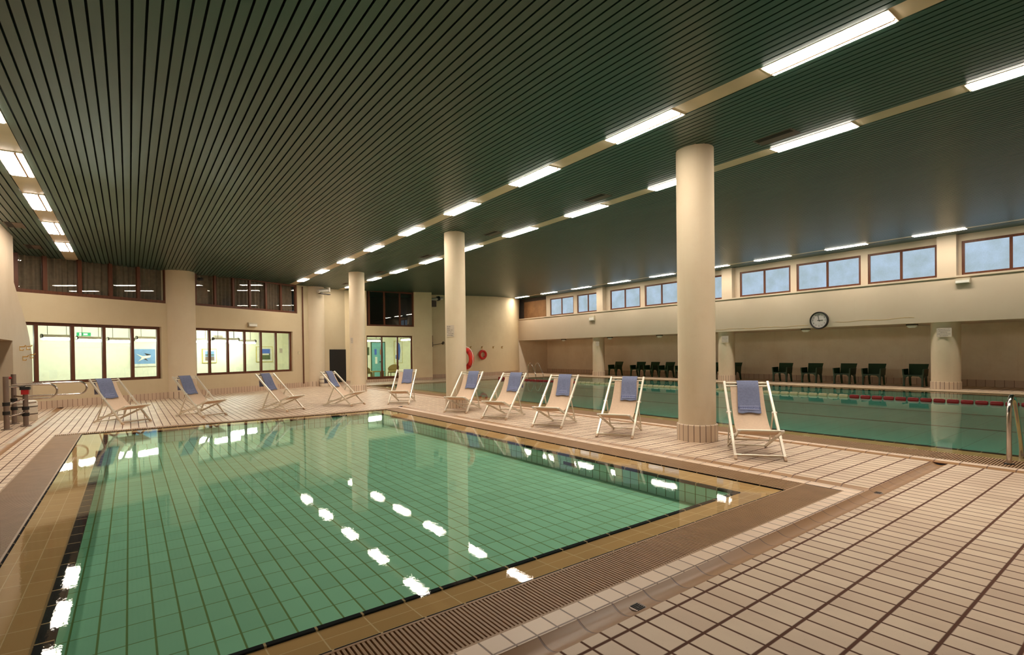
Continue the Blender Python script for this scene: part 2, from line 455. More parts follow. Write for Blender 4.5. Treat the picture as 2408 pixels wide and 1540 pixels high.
grate('wide slotted grate along the near edge of the lap pool', 8.30, P2['y0'], P2['x0'], P2['y1'], 'y', .03, .016)

# small pool basin
def basin(name, P, ci, zf, floor_mat, wall_y, wall_x, cop=True):
    o = structE(name)
    x0, x1, y0, y1 = P['x0'], P['x1'], P['y0'], P['y1']; a0, a1, b0, b1 = x0+ci[0], x1-ci[1], y0+ci[2], y1-ci[3]
    zs = -.014; ze = -.027
    MB().quad((x0, y0, zs), (x1, y0, zs), (a1, b0, ze), (a0, b0, ze)).quad((x1, y1, zs), (x0, y1, zs), (a0, b1, ze), (a1, b1, ze)).build('coping', 'coping_x', o)
    MB().quad((x1, y0, zs), (x1, y1, zs), (a1, b1, ze), (a1, b0, ze)).quad((x0, y1, zs), (x0, y0, zs), (a0, b0, ze), (a0, b1, ze)).build('coping', 'coping_y', o)
    t = .035
    MB().box(a0, b0, ze-.02, a1, b0+t, ze+.010).box(a0, b1-t, ze-.02, a1, b1, ze+.010).build('dark_edge_tiles', 'dark_x', o)
    MB().box(a1-t, b0, ze-.02, a1, b1, ze+.010).box(a0, b0, ze-.02, a0+t*2.2, b1, ze+.010).build('dark_edge_tiles', 'dark_y', o)
    h = .012
    MB().box(x0, y0-h*.4, -.05, x1, y0+h*1.6, -.004).box(x0, y1-h*.4, -.05, x1, y1+h, -.004).build('lip_tiles', 'dark_x', o)
    MB().box(x1-h*.4, y0, -.05, x1+h, y1, -.004).box(x0-h, y0, -.05, x0+h*.8, y1, -.004).build('lip_tiles', 'dark_y', o)
    MB().quad((a1, b0, ze), (a1, b1, ze), (a1, b1, zf), (a1, b0, zf)).quad((a0, b1, ze), (a0, b0, ze), (a0, b0, zf), (a0, b1, zf)).build('side_wall', wall_y, o)
    MB().quad((a0, b0, ze), (a1, b0, ze), (a1, b0, zf), (a0, b0, zf)).quad((a1, b1, ze), (a0, b1, ze), (a0, b1, zf), (a1, b1, zf)).build('end_wall', wall_x, o)
    MB().quad((a0, b0, zf), (a1, b0, zf), (a1, b1, zf), (a0, b1, zf)).build('basin_floor', floor_mat, o)
    return o, (a0, a1, b0, b1)
b1_, r1 = basin('pool_basin', P1, (.34, .37, .28, .30), -.262, 'pool_floor', 'pool_wall_y', 'pool_wall_x')
b2_, r2 = basin('pool_basin', P2, (.5, .35, .4, .3), -.30, 'lap_floor', 'pool_wall_y', 'pool_wall_x')
M['wat1'] = water('small_pool_water', (.97, .99, .98, 1), .00012, 9, .00008, 60)
M['wat2'] = water('lap_pool_water', (.86, .96, .94, 1), .00020, 5, .00006, 50)
for P, nm, lb in ((P1, 'wat1', 'still green water of the small foreground pool'), (P2, 'wat2', 'still blue green water of the large lap pool')):
    tag(MB().quad((P['x0'], P['y0'], -.010), (P['x1'], P['y0'], -.010), (P['x1'], P['y1'], -.010), (P['x0'], P['y1'], -.010)).build('pool_water', nm), lb, 'water', kind='stuff')
ll = MB()
for x, w in ((17.25, .075), (14.25, .065), (9.58, .10)): ll.box(x-w, P2['y0']+.4, -.2995, x+w, P2['y1']-.3, -.298)
ll.build('lane_line', 'lap_line', b2_)
ob = thing('skimmer_inlet', 'small rectangular slot in the right wall of the small pool', 'pool inlet', (r1[1], 5.30, -.15))
MB().box(-.012, -.20, -.045, .004, .20, .045).build('plate', 'pool_wall_y', ob)
MB().box(-.016, -.15, -.022, -.010, .12, .022).build('slot', 'black', ob)
# far kerb of the lap pool
fk = MB(); fk.box(21.0, P2['y0'], -.02, 21.86, 30.0, .012)
fk.box(8.30, P2['y1'], -.02, 21.0, P2['y1']+.5, .012)
struct(fk.build('trim_3', tile_plain('far_kerb_tile', srgb(222, 196, 166), srgb(196, 160, 120), 0, .25, 0, .008, 'xy', .4)))

# ------------------------------------------------------------------ walls
def wall_grid(name, org, ang, ss, zs, holes, mat, th=.22, parent=None):
    """upright wall; local x along it, local y its depth (away from the hall), holes as (s0,s1,z0,z1)"""
    ss = sorted(set(ss) | {h[0] for h in holes} | {h[1] for h in holes})
    zs = sorted(set(zs) | {h[2] for h in holes} | {h[3] for h in holes})
    solid = lambda i, j: 0 <= i < len(ss)-1 and 0 <= j < len(zs)-1 and not any(
        h[0] < (ss[i]+ss[i+1])/2 < h[1] and h[2] < (zs[j]+zs[j+1])/2 < h[3] for h in holes)
    m = MB()
    for i in range(len(ss)-1):
        for j in range(len(zs)-1):
            if not solid(i, j): continue
            a, b, c, d = ss[i], ss[i+1], zs[j], zs[j+1]
            m.quad((a, 0, c), (b, 0, c), (b, 0, d), (a, 0, d)); m.quad((b, th, c), (a, th, c), (a, th, d), (b, th, d))
            if not solid(i-1, j): m.quad((a, th, c), (a, 0, c), (a, 0, d), (a, th, d))
            if not solid(i+1, j): m.quad((b, 0, c), (b, th, c), (b, th, d), (b, 0, d))
            if not solid(i, j-1): m.quad((a, th, c), (b, th, c), (b, 0, c), (a, 0, c))
            if not solid(i, j+1): m.quad((a, 0, d), (b, 0, d), (b, th, d), (a, th, d))
    o = m.build(name, mat, parent); o.location = org; o.rotation_euler = (0, 0, ang)
    return struct(o) if parent is None else o

LOW1 = (-5.75, -1.37, .70, 2.48); UP1 = (-5.75, -1.13, 3.30, 4.9); LOW2 = (-.16, 4.24, .74, 2.50); UP2 = (-.16, 4.53, 3.32, 4.9)
wall_grid('wall_left_back', WP, PHI, [-8.2, 7.52], [0, 5.2], [LOW1, UP1, LOW2, UP2], 'wall')
LOW3 = (9.80, 12.40, .14, 2.42); UP3 = (9.82, 12.52, 2.92, 4.9)
wall_grid('wall_far', (0, YE, 0), 0, [8.6, 13.58], [0, 5.4], [LOW3, UP3], 'wall_light')

def window(name, org, ang, h, mulls, fw=.075, depth=.07, setback=.10, bottom=None):
    """frame with uprights at mulls (local x), one pane per bay"""
    o = structE(name, org, ang); s0, s1, z0, z1 = h; m = MB(); y0 = setback; y1 = setback+depth; bw = bottom or fw
    m.box(s0, y0, z0, s1, y1, z0+bw).box(s0, y0, z1-fw, s1, y1, z1).box(s0, y0, z0+bw, s0+fw, y1, z1-fw).box(s1-fw, y0, z0+bw, s1, y1, z1-fw)
    for q in mulls: m.box(q-fw/2, y0-.012, z0+bw, q+fw/2, y1-.012, z1-fw)
    m.build('window_frame', 'wood', o)
    e = [s0]+list(mulls)+[s1]
    for a, b in zip(e[:-1], e[1:]):
        yy = y0+depth/2
        MB().quad((a+.02, yy, z0+.03), (b-.02, yy, z0+.03), (b-.02, yy, z1-.03), (a+.02, yy, z1-.03)).build('pane', 'glass', o)
    return o
window('window_1', WP, PHI, (LOW1[0], LOW1[1], LOW1[2], LOW1[3]), [-4.76, -3.89, -3.06, -2.24], .09)
window('window_2', WP, PHI, LOW2, [.43, 1.18, 1.92, 2.68, 3.43], .085)
window('window_3', WP, PHI, (UP1[0], UP1[1], UP1[2], 4.60), [-5.2, -4.55, -3.70, -2.87, -2.05], .10, setback=.04)
window('window_4', WP, PHI, (UP2[0], UP2[1], UP2[2], 4.60), [.65, 1.41, 2.15, 2.92, 3.68], .085, setback=.04)
window('window_5', (0, YE, 0), 0, LOW3, [10.66, 11.54], .075, bottom=.14)
window('window_6', (0, YE, 0), 0, (UP3[0], UP3[1], UP3[2], 4.80), [9.99, 10.83, 11.71], .085)

# projecting half-round piers on the window wall
def half_round(s, r, lab):
    p = W(s, .22, 0); o = structE('column', p, PHI)
    MB().lathe([(r, 0), (r, 4.75)], 40).build('shaft', 'column', o, 40)
    MB().lathe([(r+.012, 0), (r+.012, .22)], 40).build('tile_collar', 'collar', o, 40)
half_round(-.67, .55, ''); half_round(5.62, .52, '')
# skirting tiles
def skirting(name, org, ang, s0, s1, h, mat='skirt_x'):
    o = MB().box(s0, -.014, 0, s1, .004, h).build(name, mat); o.location = org; o.rotation_euler = (0, 0, ang); struct(o)
skirting('baseboard_left_back', WP, PHI, -4.9, 7.5, .22)
skirting('baseboard_far', (0, YE, 0), 0, 8.7, 13.58, .135)
# recess beside the far windows and the wall that bends towards the gallery
bend = [(13.58, 25.6), (13.58, 26.75), (16.4, 26.9), (17.6, 26.9), (18.8, 27.02), (19.9, 27.3), (20.9, 27.75), (21.75, 28.35)]
rows = [[Vector((x, y, z)) for (x, y) in bend] for z in (0, 5.4)]
struct(MB().sheet(rows).build('wall_bend', 'wall_light', None, 35))
bo = [(p[0]-.005, p[1]-.012) for p in bend[1:]]
m = MB(); cum = 0
m.sheet([[Vector((x, y, z)) for (x, y) in bo] for z in (0, .22)])
struct(m.build('baseboard_bend', tile_plain('bend_skirt_tile', srgb(205, 178, 154), JB, .14, 0, .012, 0, 'xz', .4)))
# last panel slants at its foot to shape the shadow edge, then the recess side wall behind the gallery beam
m = MB(); m.quad((21.75, 28.35, 0), (22.35, 28.85, 0), (21.98, 28.6, 2.25), (21.75, 28.35, 2.25))
m.quad((21.75, 28.35, 2.25), (21.98, 28.6, 2.25), (22.35, 28.9, 5.4), (21.75, 28.35, 5.4))
struct(m.build('wall_bend_end', 'wall_light'))
struct(MB().quad((21.9, 28.6, 0), (24.7, 28.55, 0), (24.7, 28.55, 2.4), (21.9, 28.6, 2.4)).build('wall_recess_side', 'wall_recess'))
struct(MB().box(24.6, -4, 0, 24.8, 29, 2.6).build('wall_recess', 'wall_recess'))
struct(MB().box(24.586, -4, 0, 24.6, 28.55, .24).build('baseboard_recess', 'skirt_y'))

# gallery beam and ledge over the recess
struct(MB().box(22.0, -4, 2.28, 24.8, 29.2, 3.74).box(21.96, -4, 3.74, 24.8, 29.2, 3.80).build('wall_right', 'beam'))
# clerestory: mullion walls, windows, frosted panes
XW = 22.30
wins = [(2.3, 4.69), (5.33, 7.40), (7.63, 9.97), (10.21, 12.44), (13.25, 15.45), (15.65, 17.80), (18.10, 20.28), (21.15, 23.01), (23.32, 25.56)]
ordw = ['nearest', 'second', 'third', 'fourth', 'fifth', 'sixth', 'seventh', 'eighth', 'ninth']
holes = [(a, b, 3.82, 4.96) for a, b in wins]
cl = wall_grid('wall_clerestory', (XW, 0, 0), PI/2, [-4, 25.95], [3.80, 5.4], [(a, b, 3.83, 4.96) for a, b in wins], 'beam', -.25)
for i, (a, b) in enumerate(wins):
    o = structE('window_%d' % (i+7), (XW, 0, 0)); fw = .075; m = MB(); z0, z1 = 3.83, 4.96; d0, d1 = .03, .09
    m.box(d0, a, z0, d1, b, z0+fw).box(d0, a, z1-fw, d1, b, z1).box(d0, a, z0+fw, d1, a+fw, z1-fw).box(d0, b-fw, z0+fw, d1, b, z1-fw)
    mid = (a+b)/2; m.box(d0-.01, mid-fw/2, z0+fw, d1-.01, mid+fw/2, z1-fw)
    m.build('window_frame', 'wood', o)
    for u, v in ((a, mid), (mid, b)):
        MB().quad((.065, v-.02, z0+.03), (.065, u+.02, z0+.03), (.065, u+.02, z1-.03), (.065, v-.02, z1-.03)).build('pane', 'frost', o)
for y0, y1 in ((4.77, 5.28), (12.67, 13.17), (20.62, 21.10)):
    struct(MB().box(22.03, y0, 3.80, 22.4, y1, 5.4).build('trim_%d' % (4+int(y0/7)), 'beam'))
tag(MB().box(XW-.02, 25.95, 3.80, XW+.04, 28.3, 4.96).build('cork_panel', 'cork'), 'speckled brown board panel left of the clerestory windows', 'panel')
struct(MB().box(XW+.06, 25.96, 3.8, XW+.16, 29.2, 5.4).build('wall_clerestory_end', 'dark_room'))

# left partition with its sloping shoulder, doorway recess and upper pier
XL = -2.2; m = MB()
poly = [(16.7, 0), (19.66, 0), (19.66, 1.57), (19.25, 2.02), (18.94, 2.27), (18.2, 2.68), (17.6, 2.98), (17.05, 3.28), (14.0, 3.28), (14.0, 1.87), (16.7, 1.87)]
m.prism([(XL, y, z) for y, z in poly[:5]+[(18.94, 0)]][:0] or [(XL, 16.7, 0), (XL, 19.66, 0), (XL, 19.66, 1.57), (XL, 19.25, 2.02), (XL, 18.94, 2.27), (XL, 18.2, 2.68), (XL, 17.6, 2.98), (XL, 17.05, 3.28), (XL, 16.7, 3.28)], (-.5, 0, 0))
m.box(XL-.5, 14.0, 1.87, XL, 16.7, 3.28)
m.box(XL-.5, -4, 0, XL, 14.6, 5.0)
m.box(XL-.5, 14.6, 3.28, XL-.001, 17.05, 4.9)
struct(m.build('wall_left', 'wall_left'))
struct(MB().box(XL-1.6, 13.5, 0, XL-1.5, 17.5, 3.3).box(XL-1.5, 16.7, 0, XL-.5, 16.8, 3.3).build('wall_left_doorway', 'wall'))
struct(MB().box(-5.3, 13, 0, -5.2, 21, 5.2).build('wall_left_outer', 'wall'))
struct(MB().box(-5.3, -4.2, 0, 24.8, -4.0, 5.4).build('wall_rear', 'wall'))

# ------------------------------------------------------------------ ceiling
rowsX = [(-1.49, -1.19), (5.72, 6.02), (8.31, 8.63), (20.85, 21.17)]
m = MB(); edges = [-5.3]+[e for r in rowsX for e in r]+[22.36]
for a, b in zip(edges[0::2], edges[1::2]):
    n = max(1, round((b-a)/.1045)); p = (b-a)/n
    for k in range(n):
        x0 = a+k*p+.0105; x1 = a+(k+1)*p-.0105
        z0, z1 = zc(x0), zc(x1); Y0, Y1 = -4.0, 29.2
        # shallow pressed-metal slat with turned-up edges
        m.add([(x0, Y0, z0+.022), (x0, Y0, z0), (x1, Y0, z1), (x1, Y0, z1+.022), (x0, Y1, z0+.022), (x0, Y1, z0), (x1, Y1, z1), (x1, Y1, z1+.022)],
              [(0, 1, 5, 4), (1, 2, 6, 5), (2, 3, 7, 6)])
ceil = struct(m.build('ceiling', 'plank'))
m = MB(); m.add([(x, y, zc(x)+.05) for x in (-5.4, 7, 24.9) for y in (-4.1, 29.3)], [(0, 1, 3, 2), (2, 3, 5, 4)])
m.build('void_backing', 'ceil_void', ceil)

spans = {
 0: [(7.8, 8.99), (10.17, 11.40), (12.55, 13.79), (14.97, 16.27), (17.42, 18.70)],
 1: [(-.68, .52), (1.72, 2.93), (4.10, 5.29), (6.55, 7.72), (9.04, 10.20), (11.60, 12.64), (14.15, 15.15), (16.64, 17.63), (19.28, 20.25), (21.92, 22.82)],
 2: [(.52, 1.72), (2.95, 4.13), (5.35, 6.57), (7.83, 9.02), (10.27, 11.56), (12.87, 14.10), (15.39, 16.64), (18.09, 19.25), (20.64, 21.65), (23.2, 24.5)],
 3: [(1.58, 2.94), (4.29, 5.68), (6.98, 8.34), (9.61, 11.05), (12.22, 13.6), (15.02, 16.4), (17.77, 19.18), (20.6, 22.04), (23.53, 24.85), (26.27, 27.51)],
}
rowname = ['short ceiling row at the far left', 'ceiling row above the right edge of the small pool', 'ceiling row just beyond the round columns', 'ceiling row beside the clerestory windows']
nth = ['nearest', 'second nearest', 'third nearest', 'fourth nearest', 'fifth nearest', 'sixth nearest', 'seventh nearest', 'eighth nearest', 'ninth nearest', 'farthest']
sm = MB()
lamp_mesh = {}
def make_lamp(w, L):
    o = thing('ceiling_light', '', 'ceiling light', group='recessed fluorescent ceiling lights')
    f = MB(); b = .014
    f.box(-w/2, -L/2, -.006, -w/2+b, L/2, .03).box(w/2-b, -L/2, -.006, w/2, L/2, .03).box(-w/2+b, -L/2, -.006, w/2-b, -L/2+b, .03).box(-w/2+b, L/2-b, -.006, w/2-b, L/2, .03)
    f.build('frame', 'frame_white', o)
    x0, x1, xd = -w/2+b, w/2-b, w/2-.085
    for nm, a, c in (('diffuser', x0, xd-.012), ('diffuser', xd+.012, x1)):
        e = .010; d = .016; y0, y1 = -L/2+b, L/2-b
        q = MB(); q.add([(a, y0, .0), (c, y0, .0), (c, y1, .0), (a, y1, .0), (a+e, y0+e, -d), (c-e, y0+e, -d), (c-e, y1-e, -d), (a+e, y1-e, -d)],
              [(4, 7, 6, 5), (0, 4, 5, 1), (1, 5, 6, 2), (2, 6, 7, 3), (3, 7, 4, 0)])
        q.build(nm, 'lamp', o)
    MB().box(xd-.012, -L/2+b, -.020, xd+.012, L/2-b, .02).build('divider', 'divider', o)
    return o
proto = None
for r, (x0, x1) in enumerate(rowsX):
    prev = -4.0
    for i, (a, b) in enumerate(spans[r]):
        lab = '%s lit panel in the %s' % (nth[i] if i < len(spans[r])-1 else 'farthest', rowname[r])
        x = (x0+x1)/2
        if proto is None: proto = make_lamp(.30, 1.2); o = proto; o['label'] = lab; o.location = (x, (a+b)/2, zc(x)+.002)
        else: o = dup(proto, (x, (a+b)/2, zc(x)+.002), 0, lab)
        o.scale = (1, (b-a)/1.2, 1); o.rotation_euler = (0, -math.atan(.026 if x < 7 else .037), 0)
        sm.add([(x0, prev, zc(x0)+.008), (x1, prev, zc(x1)+.008), (x1, a, zc(x1)+.008), (x0, a, zc(x0)+.008)], [(0, 3, 2, 1)])
        prev = b
    sm.add([(x0, prev, zc(x0)+.008), (x1, prev, zc(x1)+.008), (x1, 29.2, zc(x1)+.008), (x0, 29.2, zc(x0)+.008)], [(0, 3, 2, 1)])
struct(sm.build('trim_8', 'strip'))
# air vents
vp = None
for i, (xv, a, b) in enumerate([(7.92, 3.54, 4.10), (7.90, 7.25, 7.80), (7.90, 11.10, 11.60), (7.92, 14.94, 15.47), (7.92, 18.88, 19.34), (7.92, 22.72, 23.3), (-1.98, 15.3, 15.85), (-1.98, 18.1, 18.6)]):
    lab = ['%s dark air vent between the two middle light rows' % q for q in ('nearest', 'second nearest', 'third nearest', 'fourth nearest', 'fifth nearest', 'farthest')]+['dark ceiling vent beside the left pier', 'dark ceiling vent beyond the left pier near the curtained window']
    if vp is None:
        vp = thing('air_vent', lab[0], 'air vent', (xv, (a+b)/2, zc(xv)-.004), 0, 'slotted ceiling air vents'); vp.rotation_euler = (0, -.026, 0)
        MB().box(-.16, -.29, 0, .16, .29, .012).build('plate', 'vent', vp)
        MB().box(-.13, -.26, -.003, -.02, .26, .002).build('slot', 'vent_dark', vp)
    else: dup(vp, (xv, (a+b)/2, zc(xv)-.004), 0, lab[i]).rotation_euler = (0, -.026, 0)

# ------------------------------------------------------------------ columns
for (x, y, r, top) in ((7.30, 4.81, .287, 5), (6.95, 11.78, .272, 5), (7.12, 19.55, .295, 5)):
    o = structE('column', (x, y, 0))
    MB().lathe([(r, .25), (r, zc(x)-.001)], 48).build('shaft', 'column', o, 40)
    MB().lathe([(r+.026, 0), (r+.026, .255), (r+.012, .265), (r, .266)], 48).build('tile_collar', 'collar', o, 40)
for (y, r) in ((21.05, .35), (13.0, .36), (5.07, .40)):
    x = 22.08+r; o = structE('column', (x, y*x/22.1, 0))
    MB().lathe([(r, .2), (r, 2.281)], 40).build('shaft', 'column', o, 40)
    MB().lathe([(r+.022, 0), (r+.022, .25), (r, .256)], 40).build('tile_collar', 'collar', o, 40)

def sign(label, p, xdir, w, h, lines, mat='sign'):
    xdir = Vector(xdir).normalized(); nrm = Vector((0, 0, 1)).cross(xdir)  # local -y faces the hall
    o = thing('notice_sign', label, 'sign', p, math.atan2(xdir.y, xdir.x))
    MB().box(-w/2, -.004, -h/2, w/2, .004, h/2).build('sheet', mat, o)
    m = MB()
    for k, (a, b) in enumerate(lines):
        zz = h/2-h*(k+.8)/(len(lines)+.6); q = a*w/2
        while q < b*w/2-.01:
            e = min(b*w/2, q+random.uniform(.015, .05)); m.box(q, -.006, zz-h*.02, e, -.004, zz+h*.02); q = e+.012
    m.build('printed_lines', 'ink_faint', o)
    return o
sg = lambda y: y*22.07/22.1
sign('white printed notice high on the right round pillar under the beam', (22.06, 5.10, 1.93), (0, -1, 0), .40, .30, [(-.8, .8), (-.7, .8), (-.5, .4), (-.9, .9), (-.6, .5)])
sign('printed notice high on the pillar behind the nearest round column', (22.06, 13.04, 1.93), (0, -1, 0), .34, .30, [(-.8, .8), (-.7, .8), (-.5, .4), (-.9, .9)])
sign('round pale notice on the left pillar under the beam', (22.06, 21.08, 1.9), (0, -1, 0), .26, .26, [(-.5, .5), (-.8, .8), (-.6, .6)])
cd = Vector((-.86, -.50, 0))
sign('pale notice with printed lines on the middle round column', Vector((6.95, 11.78, 2.02))+cd*.277, (.5, -.86, 0), .22, .30, [(-.9, .2), (-.8, -.1), (-.8, .6), (-.9, .3), (-.6, .8), (-.9, .6)])
cd = Vector((-.90, -.42, 0))
sign('small pale notice on the left edge of the farthest round column', Vector((7.12, 19.55, 1.98))+cd*.300, (.42, -.90, 0), .12, .22, [(-.8, .8), (-.6, .7), (-.8, .8)])

# ------------------------------------------------------------------ deck chairs
FAB = []
def bez(t):
    P = [Vector((0, -.985, .905)), Vector((0, -.74, .40)), Vector((0, -.40, .155)), Vector((0, .015, .388))]
    u = 1-t
    return P[0]*u**3+P[1]*3*u*u*t+P[2]*3*u*t*t+P[3]*t**3
def bez_n(t):
    d = (bez(min(1, t+.01))-bez(max(0, t-.01))).normalized(); return Vector((0, -d.z, d.y)) if d.y > 0 else Vector((0, d.z, -d.y))
def make_chair(name, label):
    o = thing(name, label, 'deck chair', group='folding canvas deck chairs')
    for e in (-1, 1):
        MB().beam((e*.295, 0, .01), (e*.295, -1.04, .955), .031, .036).build('back_rail', 'alu', o)
        MB().beam((e*.255, -1.0, .012), (e*.255, .03, .38), .022, .034).build('seat_rail', 'alu', o)
        MB().beam((e*.275, -.59, .545), (e*.275, -.84, .075), .016, .028).build('support_strut', 'alu', o)
        MB().tube([(e*.262, -.59, .55), (e*.325, -.59, .55)], .017, 12).build('pivot_cap', 'cap', o, 40)
        MB().tube([(e*.236, -.288, .264), (e*.32, -.288, .264)], .014, 12).build('pivot_cap', 'cap', o, 40)
        MB().beam((e*.295, .015, 0), (e*.295, -.03, .04), .034, .040).build('foot_cap', 'foot', o)
        MB().tube([(e*.236, .03, .382), (e*.276, .03, .382)], .019, 12).build('end_cap', 'cap', o, 40)
    def bar(p, w, r=.013): MB().tube([(-w, p[0], p[1]), (w, p[0], p[1])], r, 10).build('crossbar', 'alu', o, 40)
    bar((-1.02, .937), .29); bar((-.985, .895), .29); bar((.02, .385), .25, .016)
    MB().beam((-.29, -.05, .05), (.29, -.05, .05), .014, .036, (0, -.7, .7)).build('crossbar', 'alu', o)
    bar((-.965, .028), .25); bar((-.80, .135), .27)
    rows = []
    n = 26
    for i in range(n+1):
        t = i/n; w = .218+.012*t; sag = .012*math.sin(PI*t)
        rows.append([bez(t)+Vector((w*k/4, 0, -sag*(1-(k/4)**2))) for k in range(-4, 5)])
    MB().sheet(rows, lambda i, j: -bez_n(i/n)*.004).build('canvas_sling', 'canvas', o, 60)
    return o
# front to rear facing, feet centre, label
CH = [
 ((-.17, 14.33), -56, 'leftmost deck chair, near the turnstile and the first lit window'),
 ((1.36, 14.52), -58, 'deck chair before the wall pier between the two lit windows'),
 ((3.17, 14.42), -57, 'deck chair in front of the six-pane lit window'),
 ((4.88, 14.60), -56, 'deck chair before the black wall panel and farthest column'),
 ((6.44, 14.02), -129, 'deck chair facing forward before the far glass door window'),
 ((6.66, 10.93), -147, 'deck chair standing against the middle round column'),
 ((6.71, 9.28), -154, 'deck chair between the middle column and the hanging red ring reflection, second right of it'),
 ((6.75, 7.60), -153, 'third deck chair from the right along the lap pool'),
 ((6.84, 6.00), -152, 'deck chair just left of the nearest round column'),
 ((6.90, 3.68), -142, 'rightmost and nearest deck chair, right of the big column'),
]
CH[6] = (CH[6][0], CH[6][1], 'deck chair just right of the one by the middle column')
TW = [  # lateral offset, width, front length (curve t), lettering, skew
 (.03, .31, .30, 'PISCINA', .03), (.01, .29, .31, 'PISCINA', .03), (.01, .29, .30, 'PISCINA', .03), (-.02, .26, .31, 'SWIMMING', .03),
 (-.05, .28, .27, 'PISCINA', .0), (-.05, .28, .29, 'SWIMMING', -.02), (-.05, .30, .28, 'PISCINA', -.04), (-.02, .27, .28, 'PISCINA', -.03),
 (-.05, .27, .28, 'SWIMMING', -.03), (-.02, .29, .31, 'SWIMMINGPOOL', .02),
]
def towel(chair_m, off, w, tl, body, skew, label):
    o = thing('beach_towel', label, 'towel', group='blue towels hung over the deck chairs')
    o.matrix_world = chair_m
    path = []
    # rear flap hanging behind the top bar, over the bar, then down the canvas
    for k in range(5): path.append(Vector((0, -1.055-.004*k, .62+.075*k)))
    for k in range(7):
        a = PI*(1.08-k/6*.72); path.append(Vector((0, -1.02+.030*math.cos(a), .937+.030*math.sin(a))))
    front0 = len(path)
    n = 14
    for k in range(n+1):
        t = .035+(tl-.035)*k/n; path.append(bez(t)+bez_n(t)*(.016-.004*k/n))
    rows = []
    for i, p in enumerate(path):
        f = max(0, (i-front0)/n); r = []
        for j in range(13):
            u = j/12-.5
            wob = .004*math.sin(u*17+off*40+i*.25)*(.3+f)*(1 if f < .6 else .45)
            x = off+skew*f+u*w*(1+.05*f)
            q = p+Vector((x, 0, 0))
            if i >= front0: q = q+bez_n(.2)*(wob+.010*abs(u)*f)
            if i == len(path)-1: q = q+Vector((0, .006*math.sin(u*9+off*70), -.007*math.sin(u*9+off*70)))
            r.append(q)
        rows.append(r)
    nrm = lambda i, j: (bez_n(.3)*.010 if i >= front0 else Vector((0, 0, .008)) if i > 5 else Vector((0, -.008, 0)))
    cl = MB().sheet(rows, nrm).build('cloth', 'towel', o, 70)
    # woven band near the lower hem
    def at(f, x):
        t = .035+(tl-.035)*f; return bez(t)+bez_n(t)*(.016-.004*f+.0165)+Vector((off+skew*f+x, 0, 0))
    framed = body == 'PISCINA'
    fa, fb = .70, .86; hw = w*.44 if not framed else w*.30
    m = MB(); lw = .006
    for f in (fa, fb):
        d = at(f+.02, 0)-at(f, 0); d.normalize()
        rr = [[at(f, x)+d*s for x in (-hw, -hw/2, 0, hw/2, hw)] for s in (-lw/2, lw/2)]; m.sheet(rr, bez_n(.3)*.002)
    if framed:
        for x in (-hw, hw):
            rr = [[at(f, x-lw/2), at(f, x+lw/2)] for f in (fa, (fa+fb)/2, fb)]; m.sheet(rr, bez_n(.3)*.002)
    m.build('woven_border', 'towel_line', cl)
    MB().sheet([[at(f, x)+bez_n(.3)*.0004 for x in (-hw, -hw/2, 0, hw/2, hw)] for f in (fa, (fa+fb)/2, fb)]).build('woven_band', 'towel_band', cl)
    fm = (fa+fb)/2; d = at(fb, 0)-at(fa, 0); H = d.length
    mt = frame_mat(at(fm, 0)+bez_n(.3)*.0016, (-1, 0, 0), -d)
    # lettering reads from the front: +x of the page is the viewer's right
    cu = text(body, H*.72, 'towel_text', cl, mt, 'lettering', .0008)
    bw = {'PISCINA': 4.05, 'SWIMMING': 5.25, 'SWIMMINGPOOL': 7.6}[body]*H*.72
    sx = (2*hw*.90)/bw
    cu.matrix_local = mt @ Matrix.Diagonal((sx*1.3, 1, 1, 1))
    return o
cproto = None
for i, ((x, y), th, lab) in enumerate(CH):
    a = math.radians(th); fwd = Vector((math.cos(a), math.sin(a), 0)); loc = Vector((x, y, 0))+fwd*.5; rz = a-PI/2
    if cproto is None:
        cproto = make_chair('deck_chair', lab); cproto.location = loc; cproto.rotation_euler = (0, 0, rz)
    else: dup(cproto, loc, rz, lab)
    mw = Matrix.Translation(loc) @ Matrix.Rotation(rz, 4, 'Z')
    off, w, tl, body, sk = TW[i]
    towel(mw, off, w, tl, body, sk, 'blue towel over the '+lab)

